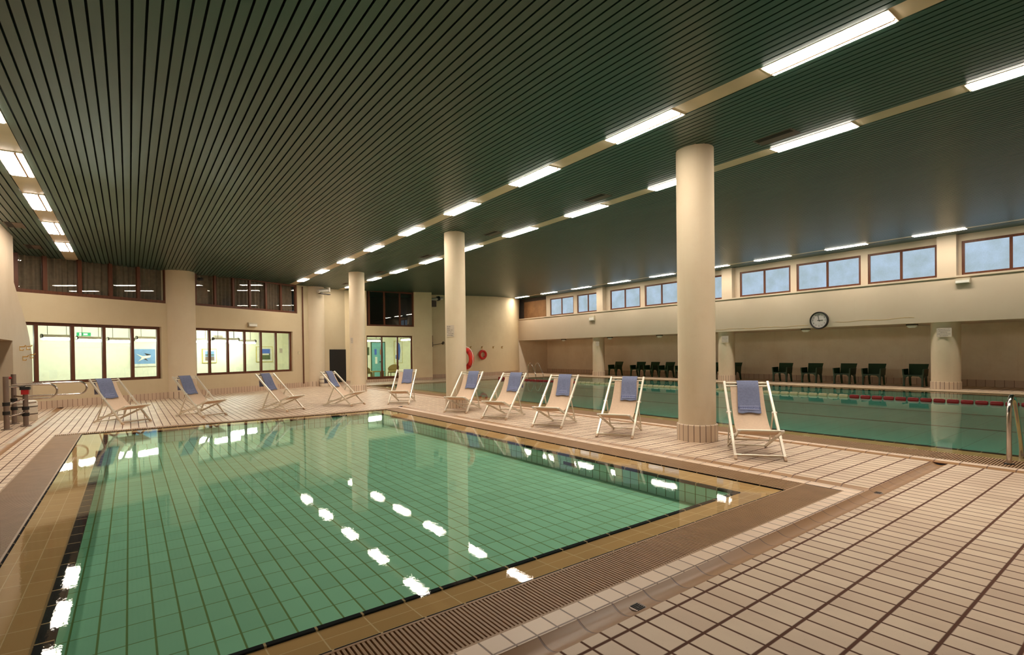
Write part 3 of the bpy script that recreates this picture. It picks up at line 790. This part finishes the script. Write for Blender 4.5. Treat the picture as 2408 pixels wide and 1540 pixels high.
# ------------------------------------------------------------------ green chairs along the recess
def make_green(label):
    o = thing('plastic_armchair', label, 'chair', group='dark green plastic armchairs along the recess wall')
    # local: +y is forward, x across
    rows = [[Vector((x, .24, .435-.01*math.cos(x*5))), Vector((x, .0, .415)), Vector((x, -.2, .41))] for x in (-.25, -.12, 0, .12, .25)]
    MB().sheet(rows, (0, 0, -.035)).build('seat', 'green', o, 50)
    rows = [[Vector((x*(1+.16*t), -.2-.16*t-.02*math.cos(x*5), .40+.42*t)) for x in (-.26, -.13, 0, .13, .26)] for t in (0, .25, .5, .75, .93, 1)]
    MB().sheet(rows, (0, -.03, 0)).build('backrest', 'green', o, 50)
    for e in (-1, 1):
        m = MB(); m.prism([(e*.27, .27, .40), (e*.285, .28, .64), (e*.285, -.24, .645), (e*.27, -.22, .38)], (e*.045, 0, 0)); m.build('armrest', 'green', o)
        m = MB(); m.prism([(e*.25, .27, .44), (e*.25, .10, .42), (e*.25, .16, .34), (e*.25, .20, .2), (e*.25, .22, 0), (e*.25, .275, 0)], (e*.055, 0, 0)); m.build('leg', 'green', o)
        m = MB(); m.prism([(e*.22, -.20, .44), (e*.22, -.28, .44), (e*.22, -.36, 0), (e*.22, -.30, 0), (e*.22, -.22, .25)], (e*.05, 0, 0)); m.build('leg', 'green', o)
    for y, t in ((.225, 1), (-.235, .9)):
        MB().prism([(-.25*t, y, .42), (.25*t, y, .42), (.25*t, y, .30), (.17*t, y, .375), (0, y, .39), (-.17*t, y, .375), (-.25*t, y, .30)], (0, .035, 0)).build('apron', 'green', o)
    return o
gy = [20.75, 19.08, 18.13, 17.14, 16.08, 14.35, 13.36, 11.0, 9.78, 8.53, 7.52, 6.20]
glab = ['green armchair just right of the left pillar under the beam', 'leftmost of three overlapping green armchairs left of the big column', 'middle of three overlapping green armchairs left of the big column', 'right one of three overlapping green armchairs left of the big column',
 'green armchair mostly hidden behind the big column, its left edge showing', 'green armchair showing between the big column and the pillar behind', 'green armchair mostly hidden behind the pillar beside the big column',
 'leftmost of the five green armchairs below the clock', 'second from left of five green armchairs right of the clock', 'third from left of five green armchairs along the recess', 'fourth from left of five green armchairs along the recess', 'green armchair nearest the right pillar']
gp = None
for y, lab in zip(gy, glab):
    if gp is None: gp = make_green(lab); gp.location = (23.2, y, 0); gp.rotation_euler = (0, 0, PI/2)
    else: dup(gp, (23.2, y, 0), PI/2+random.uniform(-.06, .06), lab)

# ------------------------------------------------------------------ lane rope
lr = thing('lane_rope', 'red and white floating lane rope across the lap pool', 'lane rope', (16.9, 0, .012))
fm = bpy.data.meshes.new('float'); 
def float_mesh(mat):
    m = MB(); prof = [(.014, -.125), (.045, -.118), (.056, -.09), (.056, .09), (.045, .118), (.014, .125)]
    m.lathe(prof, 12); m.xf(Matrix.Rotation(PI/2, 4, 'X')); return m.build('float', mat, lr, 50)
fw_, fr_ = float_mesh('cream_plastic'), float_mesh('red_dark')
ny = 0; y = 1.3
first = {0: True, 1: True}
while y < 22.6:
    red = y < 6.3 or y > 17.2
    src = fr_ if red else fw_
    x = (.0+.35*(y < 9)*(9-y)/6 - .55*max(0, (y-14)/8))
    if first[int(red)]: o = src; first[int(red)] = False
    else: o = src.copy(); COL.objects.link(o); o.parent = lr
    o.location = (x, y, 0); y += .278; ny += 1
MB().tube([(.4, .8, -.004), (.35, 3, -.004), (.0, 9, -.004), (0, 14, -.004), (-.58, 22.6, -.004), (-.62, 23.1, .0)], .008, 6).build('cable', 'rope', lr)
MB().box(-.70, 22.65, -.03, -.50, 22.95, .10).build('tension_block', 'red_dark', lr)

# ------------------------------------------------------------------ ladders
def ladder(label, loc, rz, rails, steps, r=.026):
    o = thing('pool_ladder', label, 'ladder', loc, rz)
    prof = [(-.32, -.02), (-.33, .45), (-.32, .62), (-.27, .74), (-.18, .81), (-.08, .80), (.02, .72), (.20, .45), (.38, .16), (.40, 0), (.40, -.24)]
    for x in rails:
        pts = []
        P = [Vector((x, a, b)) for a, b in prof]
        for i in range(len(P)-1):
            for k in range(4):
                t = k/4; p0, p1, p2, p3 = P[max(i-1, 0)], P[i], P[i+1], P[min(i+2, len(P)-1)]
                pts.append(.5*((2*p1)+(p2-p0)*t+(2*p0-5*p1+4*p2-p3)*t*t+(3*p1-p0-3*p2+p3)*t**3))
        pts.append(P[-1])
        MB().tube(pts, r, 12).build('handrail', 'steel', o, 50)
        MB().lathe([(.05, .0), (.05, .008), (.024, .012)], 20, (x, -.32, 0)).build('flange', 'black', o, 40)
    for z in steps: MB().box(rails[0], .37, z-.015, rails[-1], .44, z+.015).build('step', 'steel_dull', o)
    return o
ladder('steel pool ladder at the right edge of the picture', (8.86, 1.36, 0), -PI/2, (0, .5), (.02, -.2))
ladder('pair of steel handrails at the far corner of the lap pool', (19.3, P2['y1']+.05, 0), PI, (0, .55), (-.2,), .018)
tag(MB().box(9.3, .72, -.29, 10.1, 1.55, -.28).build('ladder_footing', 'ladder_mat'), 'dark blue tiled patch under water beside the right ladder', 'tile patch')

# ------------------------------------------------------------------ clock
ck = thing('wall_clock', 'round black-rimmed wall clock on the long beam', 'clock', (21.995, 8.97, 2.56), -PI/2)
# local x runs to the viewer's right, -y faces the pool
m = MB(); m.lathe([(.30, 0), (.345, 0), (.345, .06), (.325, .10), (.295, .085), (.29, .05)], 48, cap=False); m.xf(Matrix.Rotation(PI/2, 4, 'X')); m.build('rim', 'black', ck, 40)
m = MB(); m.lathe([(.001, 0), (.30, 0), (.30, .05), (.001, .05)], 48); m.xf(Matrix.Rotation(PI/2, 4, 'X')); m.build('dial', 'dial', ck, 40)
for h in range(1, 13):
    a = h*PI/6; p = Vector((math.sin(a)*.225, -.052, math.cos(a)*.225))
    text(str(h), .075, 'ink', ck, frame_mat(p, (1, 0, 0), (0, 0, 1)), 'numeral', .001)
MB().beam((.02, -.056, -.05), (-.035, -.056, .20), .014, .004, (1, 0, 0)).build('minute_hand', 'ink', ck)
MB().beam((-.06, -.058, 0), (.15, -.058, .004), .02, .004, (0, 0, 1)).build('hour_hand', 'ink', ck)

# crack lines in the beam plaster
pts = [(21.997, y, 2.46+.05*math.sin(y*.7)*.3+.02*math.sin(y*5.3)+(.012*(9-y))) for y in [5.9+.25*k for k in range(11)]]
MB().tube(pts, .004, 5).build('crack', 'brass', None)
o = bpy.data.objects['crack']; tag(o, 'thin ochre crack in the beam plaster right of the clock', 'crack')
pts = [(21.997, y, 2.38+.015*math.sin(y*4.1)+.01*math.sin(y*9)) for y in [9.4+.22*k for k in range(24)]]
tag(MB().tube(pts, .004, 5).build('crack', 'brass', None), 'thin ochre crack in the beam plaster left of the clock', 'crack')

# ------------------------------------------------------------------ emergency lamps
def fixture(label, loc, rz, w, h, d=.10, dark=False):
    o = thing('emergency_light', label, 'emergency light', loc, rz)
    MB().box(-w/2, -d, -h/2, w/2, 0, h/2).build('housing', 'fixture' if not dark else 'fixture_dark', o)
    MB().box(-w/2+.02, -d-.012, -h/2+.02, w/2-.02, -d, h*.12).build('lens', 'white' if not dark else 'fixture', o)
    return o
fixture('white emergency lamp under the clerestory window at the right', (21.995, 4.59, 3.60), -PI/2, .38, .17)
fixture('small square emergency lamp high on the beam at its far left part', (21.995, 21.4, 3.42), -PI/2, .42, .30)
fixture('white emergency lamp above the six-pane lit window', W(2.16, -.005, 2.71), PHI, .40, .16)
for y, lab in zip((24.6, 20.6, 17.1, 9.75, 6.13), ('farthest', 'second farthest', 'middle', 'second nearest', 'nearest')):
    o = thing('bulkhead_lamp', '%s unlit oval lamp under the gallery beam' % lab, 'lamp', (22.6, y, 2.2815), 0, 'unlit lamps under the beam')
    MB().box(-.08, -.16, -.05, .08, .16, 0).build('base', 'fixture_dark', o)
    MB().lathe([(.14, -.05), (.135, -.10), (.08, -.14)], 20).build('glass_cover', 'white', o, 50).scale = (.6, 1.15, 1)

# ------------------------------------------------------------------ life rings and hooks
def ring(label, loc, rz, R, r, bands, rope=True):
    o = thing('life_ring', label, 'life ring', loc, rz)
    pts = [(R*math.cos(2*PI*k/36), 0, R*math.sin(2*PI*k/36)) for k in range(36)]
    MB().tube(pts, r, 14, closed=True).build('ring', 'red', o, 60)
    if rope:
        pr = []
        for k in range(37):
            a = 2*PI*k/36; q = R+r*(1.05+.35*abs(math.sin(2*a))); pr.append((q*math.cos(a), -.02, q*math.sin(a)))
        MB().tube(pr, .009, 6).build('grab_rope', 'rope', o)
        MB().tube([(-.05, -.02, R+r+.16), (.06, -.02, R+r+.02), (.16, -.03, R*.9)], .008, 6).build('hanging_cord', 'rope', o)
        for a in (PI/4, 3*PI/4, 5*PI/4, 7*PI/4):
            c, s = math.cos(a), math.sin(a)
            MB().tube([((R+d)*c+s*e, .0, (R+d)*s-c*e) for d, e in ((0, -.03), (0, .03))], r*1.06, 14).build('band', 'red_dark', o, 50)
    return o
ring('red life ring with white cord on the middle round column', (7.284, 11.844, 1.29), -1.382, .235, .07, True)
ring('plain red life ring hanging on the bent far wall', (17.75, 26.80, 1.34), .05, .235, .075, False, False)
hp = None
def hook(loc, rz, label, mat='brass'):
    global hp
    if hp is None:
        hp = thing('coat_hook', label, 'hook', loc, rz, 'small wall hooks')
        MB().box(-.03, -.012, -.06, .03, 0, .06).build('plate', mat, hp)
        MB().tube([(0, -.01, .04), (0, -.09, .045), (0, -.11, .08)], .014, 8).build('prong', mat, hp, 50)
        MB().tube([(0, -.01, -.04), (0, -.06, -.05), (0, -.07, -.02)], .012, 8).build('prong', mat, hp, 50)
    else: dup(hp, loc, rz, label)
for (x, y), lab in zip(((16.9, 26.885), (17.75, 26.905), (18.68, 27.0), (19.5, 27.19)), ('leftmost small hook beside the ring on the bent wall', 'small hook holding the plain red life ring', 'small hook right of the plain red life ring', 'rightmost small hook on the bent far wall')):
    hook((x, y, 1.80), .05, lab)
for (y, z), lab in zip(((17.66, 1.70), (18.74, 1.73), (18.09, 1.45), (19.30, 1.51)), ('upper left wall hook on the left partition', 'upper right wall hook on the left partition', 'lower left wall hook on the left partition', 'lower right wall hook on the left partition')):
    hook((XL, y, z), PI/2, lab)

# ------------------------------------------------------------------ things on the window wall
tag(MB().xf(Matrix.Identity(4)).box(-.54, -.03, -.81, .54, .0, .81).build('black_panel', 'panel'), 'tall matt black panel on the wall left of the farthest column', 'panel')
o = bpy.data.objects['black_panel']; o.location = W(6.97, -.002, .90); o.rotation_euler = (0, 0, PHI)
tag(MB().tube([(0, 0, .16), (0, 0, 4.55)], .028, 8).build('rain_pipe', 'wood', None, 40), 'thin brown vertical pipe between the lit window and the duct pier', 'pipe')
bpy.data.objects['rain_pipe'].location = W(4.80, -.035, 0)
dk = thing('ventilation_duct', 'white elbow duct at the ceiling above the pier beside the black panel', 'duct', W(5.62, -.45, 4.45), PHI)
MB().tube([(-.42, -.1, -.10), (-.2, -.1, -.06), (.05, -.1, -.02), (.22, -.1, 0)], .085, 14).build('horizontal_pipe', 'pipe', dk, 50)
MB().tube([(.22, -.1, -.06), (.22, -.1, .14)], .10, 14).build('riser', 'pipe', dk, 50)
MB().box(-.32, -.17, -.20, .30, -.03, -.16).build('bracket', 'fixture_dark', dk)
def bin_(label, loc):
    o = thing('waste_bin', label, 'bin', loc)
    MB().lathe([(.19, 0), (.20, .02), (.20, .43), (.185, .46), (.15, .47)], 28).build('body', 'frame_white', o, 40)
    for z in (.15, .32): MB().lathe([(.203, z), (.206, z+.006), (.206, z+.02), (.203, z+.026)], 28).build('band', 'vent', o, 40)
bin_('low white cylindrical bin at the foot of the pier beside the pipe', tuple(W(5.44, -.62, 0)))
bin_('low white cylindrical bin behind the turnstile at the left', (-1.94, 16.25, 0))
cm = thing('security_camera', 'small dark camera under the ceiling beside the wall pier', 'camera', W(-.12, -.15, 4.27), PHI)
MB().tube([(-.16, -.25, -.04), (.04, -.1, 0)], .06, 12).build('body', 'black', cm, 40)
MB().beam((.05, -.1, 0), (.1, .12, .12), .03, .03).build('arm', 'fixture', cm)
MB().lathe([(.045, 0), (.06, .02), (.045, .05)], 14, (-.2, -.3, -.08)).build('lens_hood', 'black', cm, 40)
hs = thing('wall_switch', 'tiny beige switch on the wall left of the brown pipe', 'switch', W(4.55, -.003, 1.55), PHI)
MB().box(-.04, -.02, -.06, .04, 0, .06).build('plate', 'fixture', hs); MB().box(-.02, -.03, -.03, .02, -.02, .03).build('rocker', 'cream_plastic', hs)
# recess equipment by the far windows
pj = thing('duct_fan', 'dark pipes and fan under the ceiling in the corner behind the middle column', 'fan', (14.1, 26.3, 4.55))
MB().tube([(-.75, -.1, -.12), (-.3, -.1, -.02), (.5, -.1, .10)], .09, 12).build('pipe', 'pipe', pj, 50)
MB().tube([(-.85, -.1, -.14), (-.72, -.1, -.11)], .12, 12).build('fan_end', 'vent', pj, 50)
MB().box(-.28, -.2, -.42, .05, 0, -.08).build('speaker_box', 'vent', pj)
MB().tube([(.15, -.1, .05), (.3, -.1, .09)], .13, 12).build('clamp', 'black', pj, 50)
MB().tube([(-.72, 0, -.15), (-.72, .1, -2.0)], .012, 6).build('cable', 'vent', pj)
cb = thing('control_box', 'dark wall box with pipe in the recess left of the middle column', 'box', (14.0, 26.70, 2.0))
MB().box(-.14, -.14, -.16, .14, 0, .12).build('casing', 'vent', cb)
MB().box(-.20, -.02, .12, .20, 0, .50).build('stain_plate', 'divider', cb)
MB().tube([(.14, -.06, -.06), (.9, -.06, .05)], .015, 8).build('conduit', 'vent', cb)
MB().tube([(.82, -.05, .02), (.82, -.16, .10)], .07, 12).build('gauge', 'vent', cb, 40)
vl = thing('wall_valve', 'small round valve below the dark wall box', 'valve', (14.02, 26.72, 1.45))
MB().tube([(0, 0, 0), (0, -.06, 0)], .09, 16).build('wheel', 'fixture', vl, 40); MB().tube([(0, -.06, 0), (0, -.09, 0)], .03, 10).build('hub', 'vent', vl, 40)

# ------------------------------------------------------------------ turnstile
ts = thing('turnstile_gate', 'steel entrance turnstile with looped arms at the left wall', 'turnstile', (-2.0, 14.9, 0))
def post(x, y, h, r=.045):
    MB().tube([(x, y, 0), (x, y, h)], r, 14).build('post', 'steel_dull', ts, 40)
    MB().lathe([(.09, 0), (.09, .012), (r, .02)], 18, (x, y, 0)).build('foot_flange', 'steel_dull', ts, 40)
    for z in (h*.28, h*.45): MB().lathe([(r+.014, z), (r+.014, z+.07)], 14, (x, y, 0)).build('clamp', 'black', ts, 40)
post(-.02, -.42, 1.08); post(-.06, .76, 1.10); post(.21, .05, .78)
MB().box(.13, -.04, .78, .29, .14, .84).build('ratchet_cap', 'black', ts)
MB().box(.15, -.03, .68, .27, .13, .78).build('ratchet_box', 'red_dark', ts)
def loop(y, x0, x1, z0, z1, r=.02):
    c = (z0+z1)/2; R = (z1-z0)/2; pts = [(x0, y, z1), (x1-R, y, z1)]
    for k in range(1, 12):
        a = PI/2-PI*k/12; pts.append((x1-R+R*math.cos(a), y, c+R*math.sin(a)))
    pts += [(x1-R, y, z0), (x0+.1, y, z0)]
    MB().tube(pts, r, 10).build('looped_arm', 'steel', ts, 50)
loop(.05, -.0, .72, .58, .88); loop(.80, -.06, 1.18, .60, .88)
for a, b in (((-.02, -.42, .86), (.2, .05, .86)), ((-.02, -.42, .50), (.21, .05, .58)), ((-.02, -.42, .26), (.21, .05, .30)), ((-.2, -.42, .46), (-.02, -.42, .46)), ((-.06, .76, .62), (.21, .05, .62)), ((-.06, .76, .42), (.3, .78, .46))):
    MB().tube([a, b], .018, 10).build('rail', 'steel', ts, 40)
MB().tube([(-.2, .75, 1.02), (-.05, .75, 1.02)], .03, 10).build('red_grip', 'red_dark', ts, 40)

# ------------------------------------------------------------------ lit rooms behind the windows
def room_box(name, org, ang, x0, x1, y0, y1, z0, z1, mat, fmat, back=True):
    def put(nm, q, mt):
        o = MB().quad(*q).build(nm, mt); o.location = org; o.rotation_euler = (0, 0, ang); struct(o)
    put(name.replace('wall', 'floor', 1), ((x0, y0, z0), (x1, y0, z0), (x1, y1, z0), (x0, y1, z0)), fmat)
    if back: put(name+'_back', ((x0, y1, z0), (x1, y1, z0), (x1, y1, z1), (x0, y1, z1)), mat)
    put(name+'_left', ((x0, y0, z0), (x0, y1, z0), (x0, y1, z1), (x0, y0, z1)), mat)
    put(name+'_right', ((x1, y1, z0), (x1, y0, z0), (x1, y0, z1), (x1, y1, z1)), mat)
    put(name.replace('wall', 'ceiling', 1), ((x0, y0, z1), (x0, y1, z1), (x1, y1, z1), (x1, y0, z1)), mat)
room_box('wall_lobby', WP, PHI, -8.1, 6.9, .22, 3.7, 0.0, 2.62, 'room', 'room_floor')
room_box('wall_lounge_front', (0, YE, 0), 0, 8.9, 13.5, .22, 1.4, 0.0, 2.62, 'room', 'room_floor', False)
room_box('wall_lounge', (0, YE, 0), 0, 8.9, 15.2, 1.4, 5.6, 0.0, 2.62, 'room', 'room_floor')
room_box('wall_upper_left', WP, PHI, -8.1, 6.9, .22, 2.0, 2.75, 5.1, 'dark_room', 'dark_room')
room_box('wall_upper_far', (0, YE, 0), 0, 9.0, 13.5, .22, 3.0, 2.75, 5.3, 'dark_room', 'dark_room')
def curtain(label, s0, s1):
    rows = []; n = int((s1-s0)/.018)
    for z in (3.18, 3.9, 4.58):
        rows.append([(s0+(s1-s0)*k/n, .27+.035*math.sin(k*.018*38+1.3*math.sin(k*.07))+.02*math.sin(k*.018*11), z) for k in range(n+1)])
    o = MB().sheet(rows).build('curtain', 'curtain', None, 60); o.location = WP; o.rotation_euler = (0, 0, PHI)
    tag(o, label, 'curtain')
curtain('grey pleated curtain in the upper window above the four-pane lit window', -5.7, -1.17)
curtain('grey pleated curtain in the upper window above the six-pane lit window', -.1, 4.48)

lt = None
def pendant(p, ang, L, label):
    global lt
    if lt is None:
        lt = thing('tube_light', label, 'pendant light', p, ang, 'glowing tube lamps in the rooms behind the glass')
        MB().tube([(-.5, 0, .09), (.5, 0, .09)], .055, 12).build('pipe', 'pipe', lt, 50)
        MB().tube([(-.48, 0, 0), (.48, 0, 0)], .032, 10).build('tube', 'tube', lt, 50)
        MB().tube([(-.5, 0, .09), (-.46, 0, .09)], .07, 10).build('end_cap', 'black', lt, 50)
        MB().tube([(.46, 0, .09), (.5, 0, .09)], .07, 10).build('end_cap', 'black', lt, 50)
        MB().tube([(-.3, 0, .12), (-.3, 0, .55)], .008, 6).build('hanger', 'black', lt); MB().tube([(.3, 0, .12), (.3, 0, .55)], .008, 6).build('hanger', 'black', lt)
        o = lt
    else: o = dup(lt, p, ang, label)
    o.scale = (L, 1, 1)
for s0, s1, off, z, lab in ((-5.6, -4.85, 1.6, 2.06, 'glowing tube at the far left edge of the four-pane window'), (-3.93, -3.1, 1.8, 2.06, 'glowing tube in the first wide pane of the left window'), (-3.0, -2.2, 1.8, 2.02, 'glowing tube in the second wide pane of the left window'),
  (-2.1, -1.25, 1.8, 2.0, 'glowing tube in the third wide pane of the left window'), (-1.18, -.3, 1.8, 2.06, 'glowing tube above the blue picture in the left window'),
  (.2, 1.0, 1.8, 2.06, 'left glowing tube in the six-pane window'), (1.15, 2.2, 2.6, 2.06, 'rear left glowing tube in the six-pane window'), (1.75, 2.95, 1.8, 2.08, 'long front glowing tube in the six-pane window'), (3.2, 4.6, 2.8, 2.05, 'right glowing tube in the six-pane window')):
    pendant(W((s0+s1)/2, off, z), PHI, s1-s0, lab)
pendant(W(6.0, .9, 2.1), PHI, 1.2, 'added unseen tube brightening the lobby beyond the right end of the six-pane window')  # extra lamp out of view, added to brighten the lobby's right end
pendant((9.45, YE+3.0, 2.2), PI/2, 1.4, 'added unseen tube brightening the lounge beyond the left edge of the far window')  # hidden tube added so the lounge looks brighter
pendant((10.9, YE+2.4, 2.2), .35, 1.6, 'glowing tube behind the far glass door window')
pendant((13.6, YE+3.4, 2.3), PI/2, 1.4, 'glowing tube in the far lounge right of the figure picture')

def picture(label, p, ang, w, h, parts, frame='gilt', fb=.03):
    o = thing('wall_picture', label, 'picture', p, ang)
    MB().box(-w/2, -.025, -h/2, w/2, 0, h/2).build('frame', frame, o)
    MB().box(-w/2+fb, -.03, -h/2+fb, w/2-fb, -.024, h/2-fb).build('mount', 'mat_board', o)
    for k, (x0, z0, x1, z1, mt) in enumerate(parts):
        MB().box(x0*w/2, -.034-.001*k, z0*h/2, x1*w/2, -.029, z1*h/2).build('print', mt, o)
    return o
po = picture('blue framed picture with pale shapes in the left lit window', W(.14, 3.68, 1.47), PHI, .98, .80, [(-.86, -.72, .86, .76, 'sky_blue')], 'mat_board')
m = MB(); pz = lambda pts, y: [(x*.49, y, z*.40) for x, z in pts]
m.prism(pz([(-.62, .30), (-.1, .05), (.5, .12), (.46, -.08), (-.05, -.22), (-.5, -.5), (-.2, -.1)], -.040), (0, -.004, 0)).build('print', 'mat_board', po)
m = MB(); m.prism(pz([(.0, .35), (.55, .2), (.2, .1)], -.040), (0, -.003, 0)); m.prism(pz([(-.05, -.25), (.3, -.45), (.1, -.15)], -.040), (0, -.003, 0)); m.build('print', 'ink', po)
picture('gilt framed landscape at the left of the six-pane window', W(2.90, 3.68, 1.47), PHI, .68, .64, [(-.62, -.66, .62, .66, 'sky_blue'), (-.62, .05, .62, .2, 'green_print'), (-.62, -.66, .62, -.1, 'steel_dull')])
picture('gilt framed dark blue landscape at the right of the six-pane window', W(5.80, 3.68, 1.52), PHI, .96, .78, [(-.66, -.68, .66, .68, 'green_print'), (-.66, .1, .66, .68, 'blue'), (-.3, -.1, .5, .1, 'mat_board')])
nt = sign('small white notice on the lobby wall behind the last pane', W(7.02-.2, 3.68, 1.70), (WU.x, WU.y, 0), .2, .24, [(-.8, .8), (-.6, .6), (-.8, .5)])
ex = thing('exit_sign', 'green lit exit sign hanging in the left lit window', 'exit sign', W(-2.50, 2.4, 2.26), PHI)
MB().box(-.20, -.02, -.06, .20, .02, .06).build('box', 'exit_green', ex)
MB().box(-.02, -.024, -.03, .10, -.02, .03).build('arrow', 'exit_white', ex); MB().box(-.14, -.024, -.045, -.08, -.02, .045).build('running_figure', 'exit_white', ex)
vg = thing('wall_grille', 'grey ventilation grille on the lobby wall in the six-pane window', 'grille', W(3.35, 3.68, 2.33), PHI)
MB().box(-.22, -.02, -.07, .22, 0, .07).build('frame', 'fixture', vg)
m = MB()
for k in range(5): m.box(-.19, -.028, -.052+.024*k, .19, -.02, -.042+.024*k)
m.build('louvre', 'vent', vg)
# lounge: door, picture, wicker chairs, table
YB = YE+5.6
dr = structE('door_1', (12.68, YB, 0))
MB().box(-.42, -.06, 0, .42, 0, 2.18).build('door_leaf', 'teal', dr)
MB().box(-.48, -.03, 0, -.42, 0, 2.24).box(.42, -.03, 0, .48, 0, 2.24).box(-.48, -.03, 2.18, .48, 0, 2.24).build('door_frame', 'green_print', dr)
MB().box(-.26, -.07, 1.42, -.12, -.06, 1.78).build('door_sign', 'blue', dr); MB().box(.1, -.07, 1.42, .18, -.06, 1.76).build('door_sign', 'divider', dr)
MB().box(-.22, -.07, .85, -.08, -.06, 1.28).build('poster', 'mat_board', dr)
MB().box(.06, -.12, .95, .2, -.06, 1.0).build('door_handle', 'black', dr)
tag(MB().box(11.8, YB-.02, 1.4, 12.1, YB, 1.9).build('wall_picture', 'green_print'), 'small green print left of the teal door in the far lounge', 'picture')
fp = picture('tall white picture with a blue shape in the far lounge', (14.05, YB-.02, 1.58), 0, .58, 1.45, [], 'gilt')
m = MB(); m.prism([(-.12, -.034, .55), (0, -.034, .62), (.1, -.034, .5), (.14, -.034, .1), (.06, -.034, -.5), (-.02, -.034, -.52), (-.06, -.034, -.1), (-.14, -.034, .2)], (0, -.004, 0)); m.build('print', 'blue', fp)
m = MB(); m.prism([(-.2, -.034, -.2), (-.1, -.034, -.16), (-.08, -.034, -.45), (-.2, -.034, -.45)], (0, -.004, 0)); m.build('print', 'blue', fp)
def wicker(label, loc, rz):
    o = thing('wicker_armchair', label, 'chair', loc, rz)
    rows = []
    for i in range(7):
        t = i/6; z = .36+(.46*t); r = []
        for k in range(17):
            a = PI*(k/16); R = .30+.05*t; zz = .36+(z-.36)*(.45+.55*math.sin(a)) ; r.append((R*math.cos(a), -.05+R*.9*math.sin(a)*-1, zz))
        rows.append(r)
    MB().sheet(rows, lambda i, j: (0, 0, .0)).build('back_shell', 'wicker', o, 60)
    MB().lathe([(.28, .30), (.31, .34), (.31, .40), (.27, .43)], 24, (0, .0, 0)).build('seat', 'wicker', o, 50)
    for x, y in ((-.24, .2), (.24, .2), (-.22, -.24), (.22, -.24)): MB().tube([(x*1.05, y*1.05, 0), (x, y, .34)], .025, 8).build('leg', 'wicker', o, 40)
    return o
wicker('brown wicker armchair behind the far glass window', (12.98, 29.6, 0), 2.4)
wicker('brown wicker armchair partly hidden by the farthest column', (11.30, 29.55, 0), -1.2)
tb = thing('low_table', 'low brown wicker table in the far lounge', 'table', (12.18, 30.15, 0))
MB().box(-.36, -.28, .36, .36, .28, .42).build('table_top', 'wicker', tb)
for x in (-.31, .31):
    for y in (-.23, .23): MB().box(x-.03, y-.03, 0, x+.03, y+.03, .36).build('leg', 'wicker', tb)

# ------------------------------------------------------------------ world, camera, render settings
wd = bpy.data.worlds.new('night'); SC.world = wd; wd.use_nodes = True
wd.node_tree.nodes['Background'].inputs[0].default_value = (.012, .016, .03, 1)
wd.node_tree.nodes['Background'].inputs[1].default_value = 1.0

f_, cy_, yaw, pit, rol = 1203., 841., .642, -.0095, -.0130
c, s = math.cos(yaw), math.sin(yaw)
right = Vector((c, -s, 0)); fwd = Vector((s, c, 0)); up = Vector((0, 0, 1))
f2 = fwd*math.cos(pit)+up*math.sin(pit); u2 = up*math.cos(pit)-fwd*math.sin(pit)
r3 = right*math.cos(rol)+u2*math.sin(rol); u3 = u2*math.cos(rol)-right*math.sin(rol)
cam = bpy.data.cameras.new('camera'); co = bpy.data.objects.new('camera', cam); COL.objects.link(co)
cam.sensor_fit = 'HORIZONTAL'; cam.sensor_width = 36.0; cam.lens = f_/2408*36; cam.shift_y = (cy_-770)/2408
cam.clip_start = .05; cam.clip_end = 200
mw = Matrix((r3, u3, -f2)).transposed().to_4x4(); mw.translation = Vector((0, 0, 1.43)); co.matrix_world = mw
SC.camera = co
SC.view_settings.view_transform = 'Standard'; SC.view_settings.look = 'None'
SC.view_settings.exposure = 0.0; SC.view_settings.gamma = 1.0; SC.view_settings.use_curve_mapping = False
SC.cycles.use_denoising = True
SC.cycles.max_bounces = 10; SC.cycles.diffuse_bounces = 5; SC.cycles.glossy_bounces = 5; SC.cycles.transparent_max_bounces = 12
SC.cycles.sample_clamp_indirect = 6.0
SC.cycles.use_light_tree = True
SC.cycles.caustics_reflective = False; SC.cycles.caustics_refractive = False
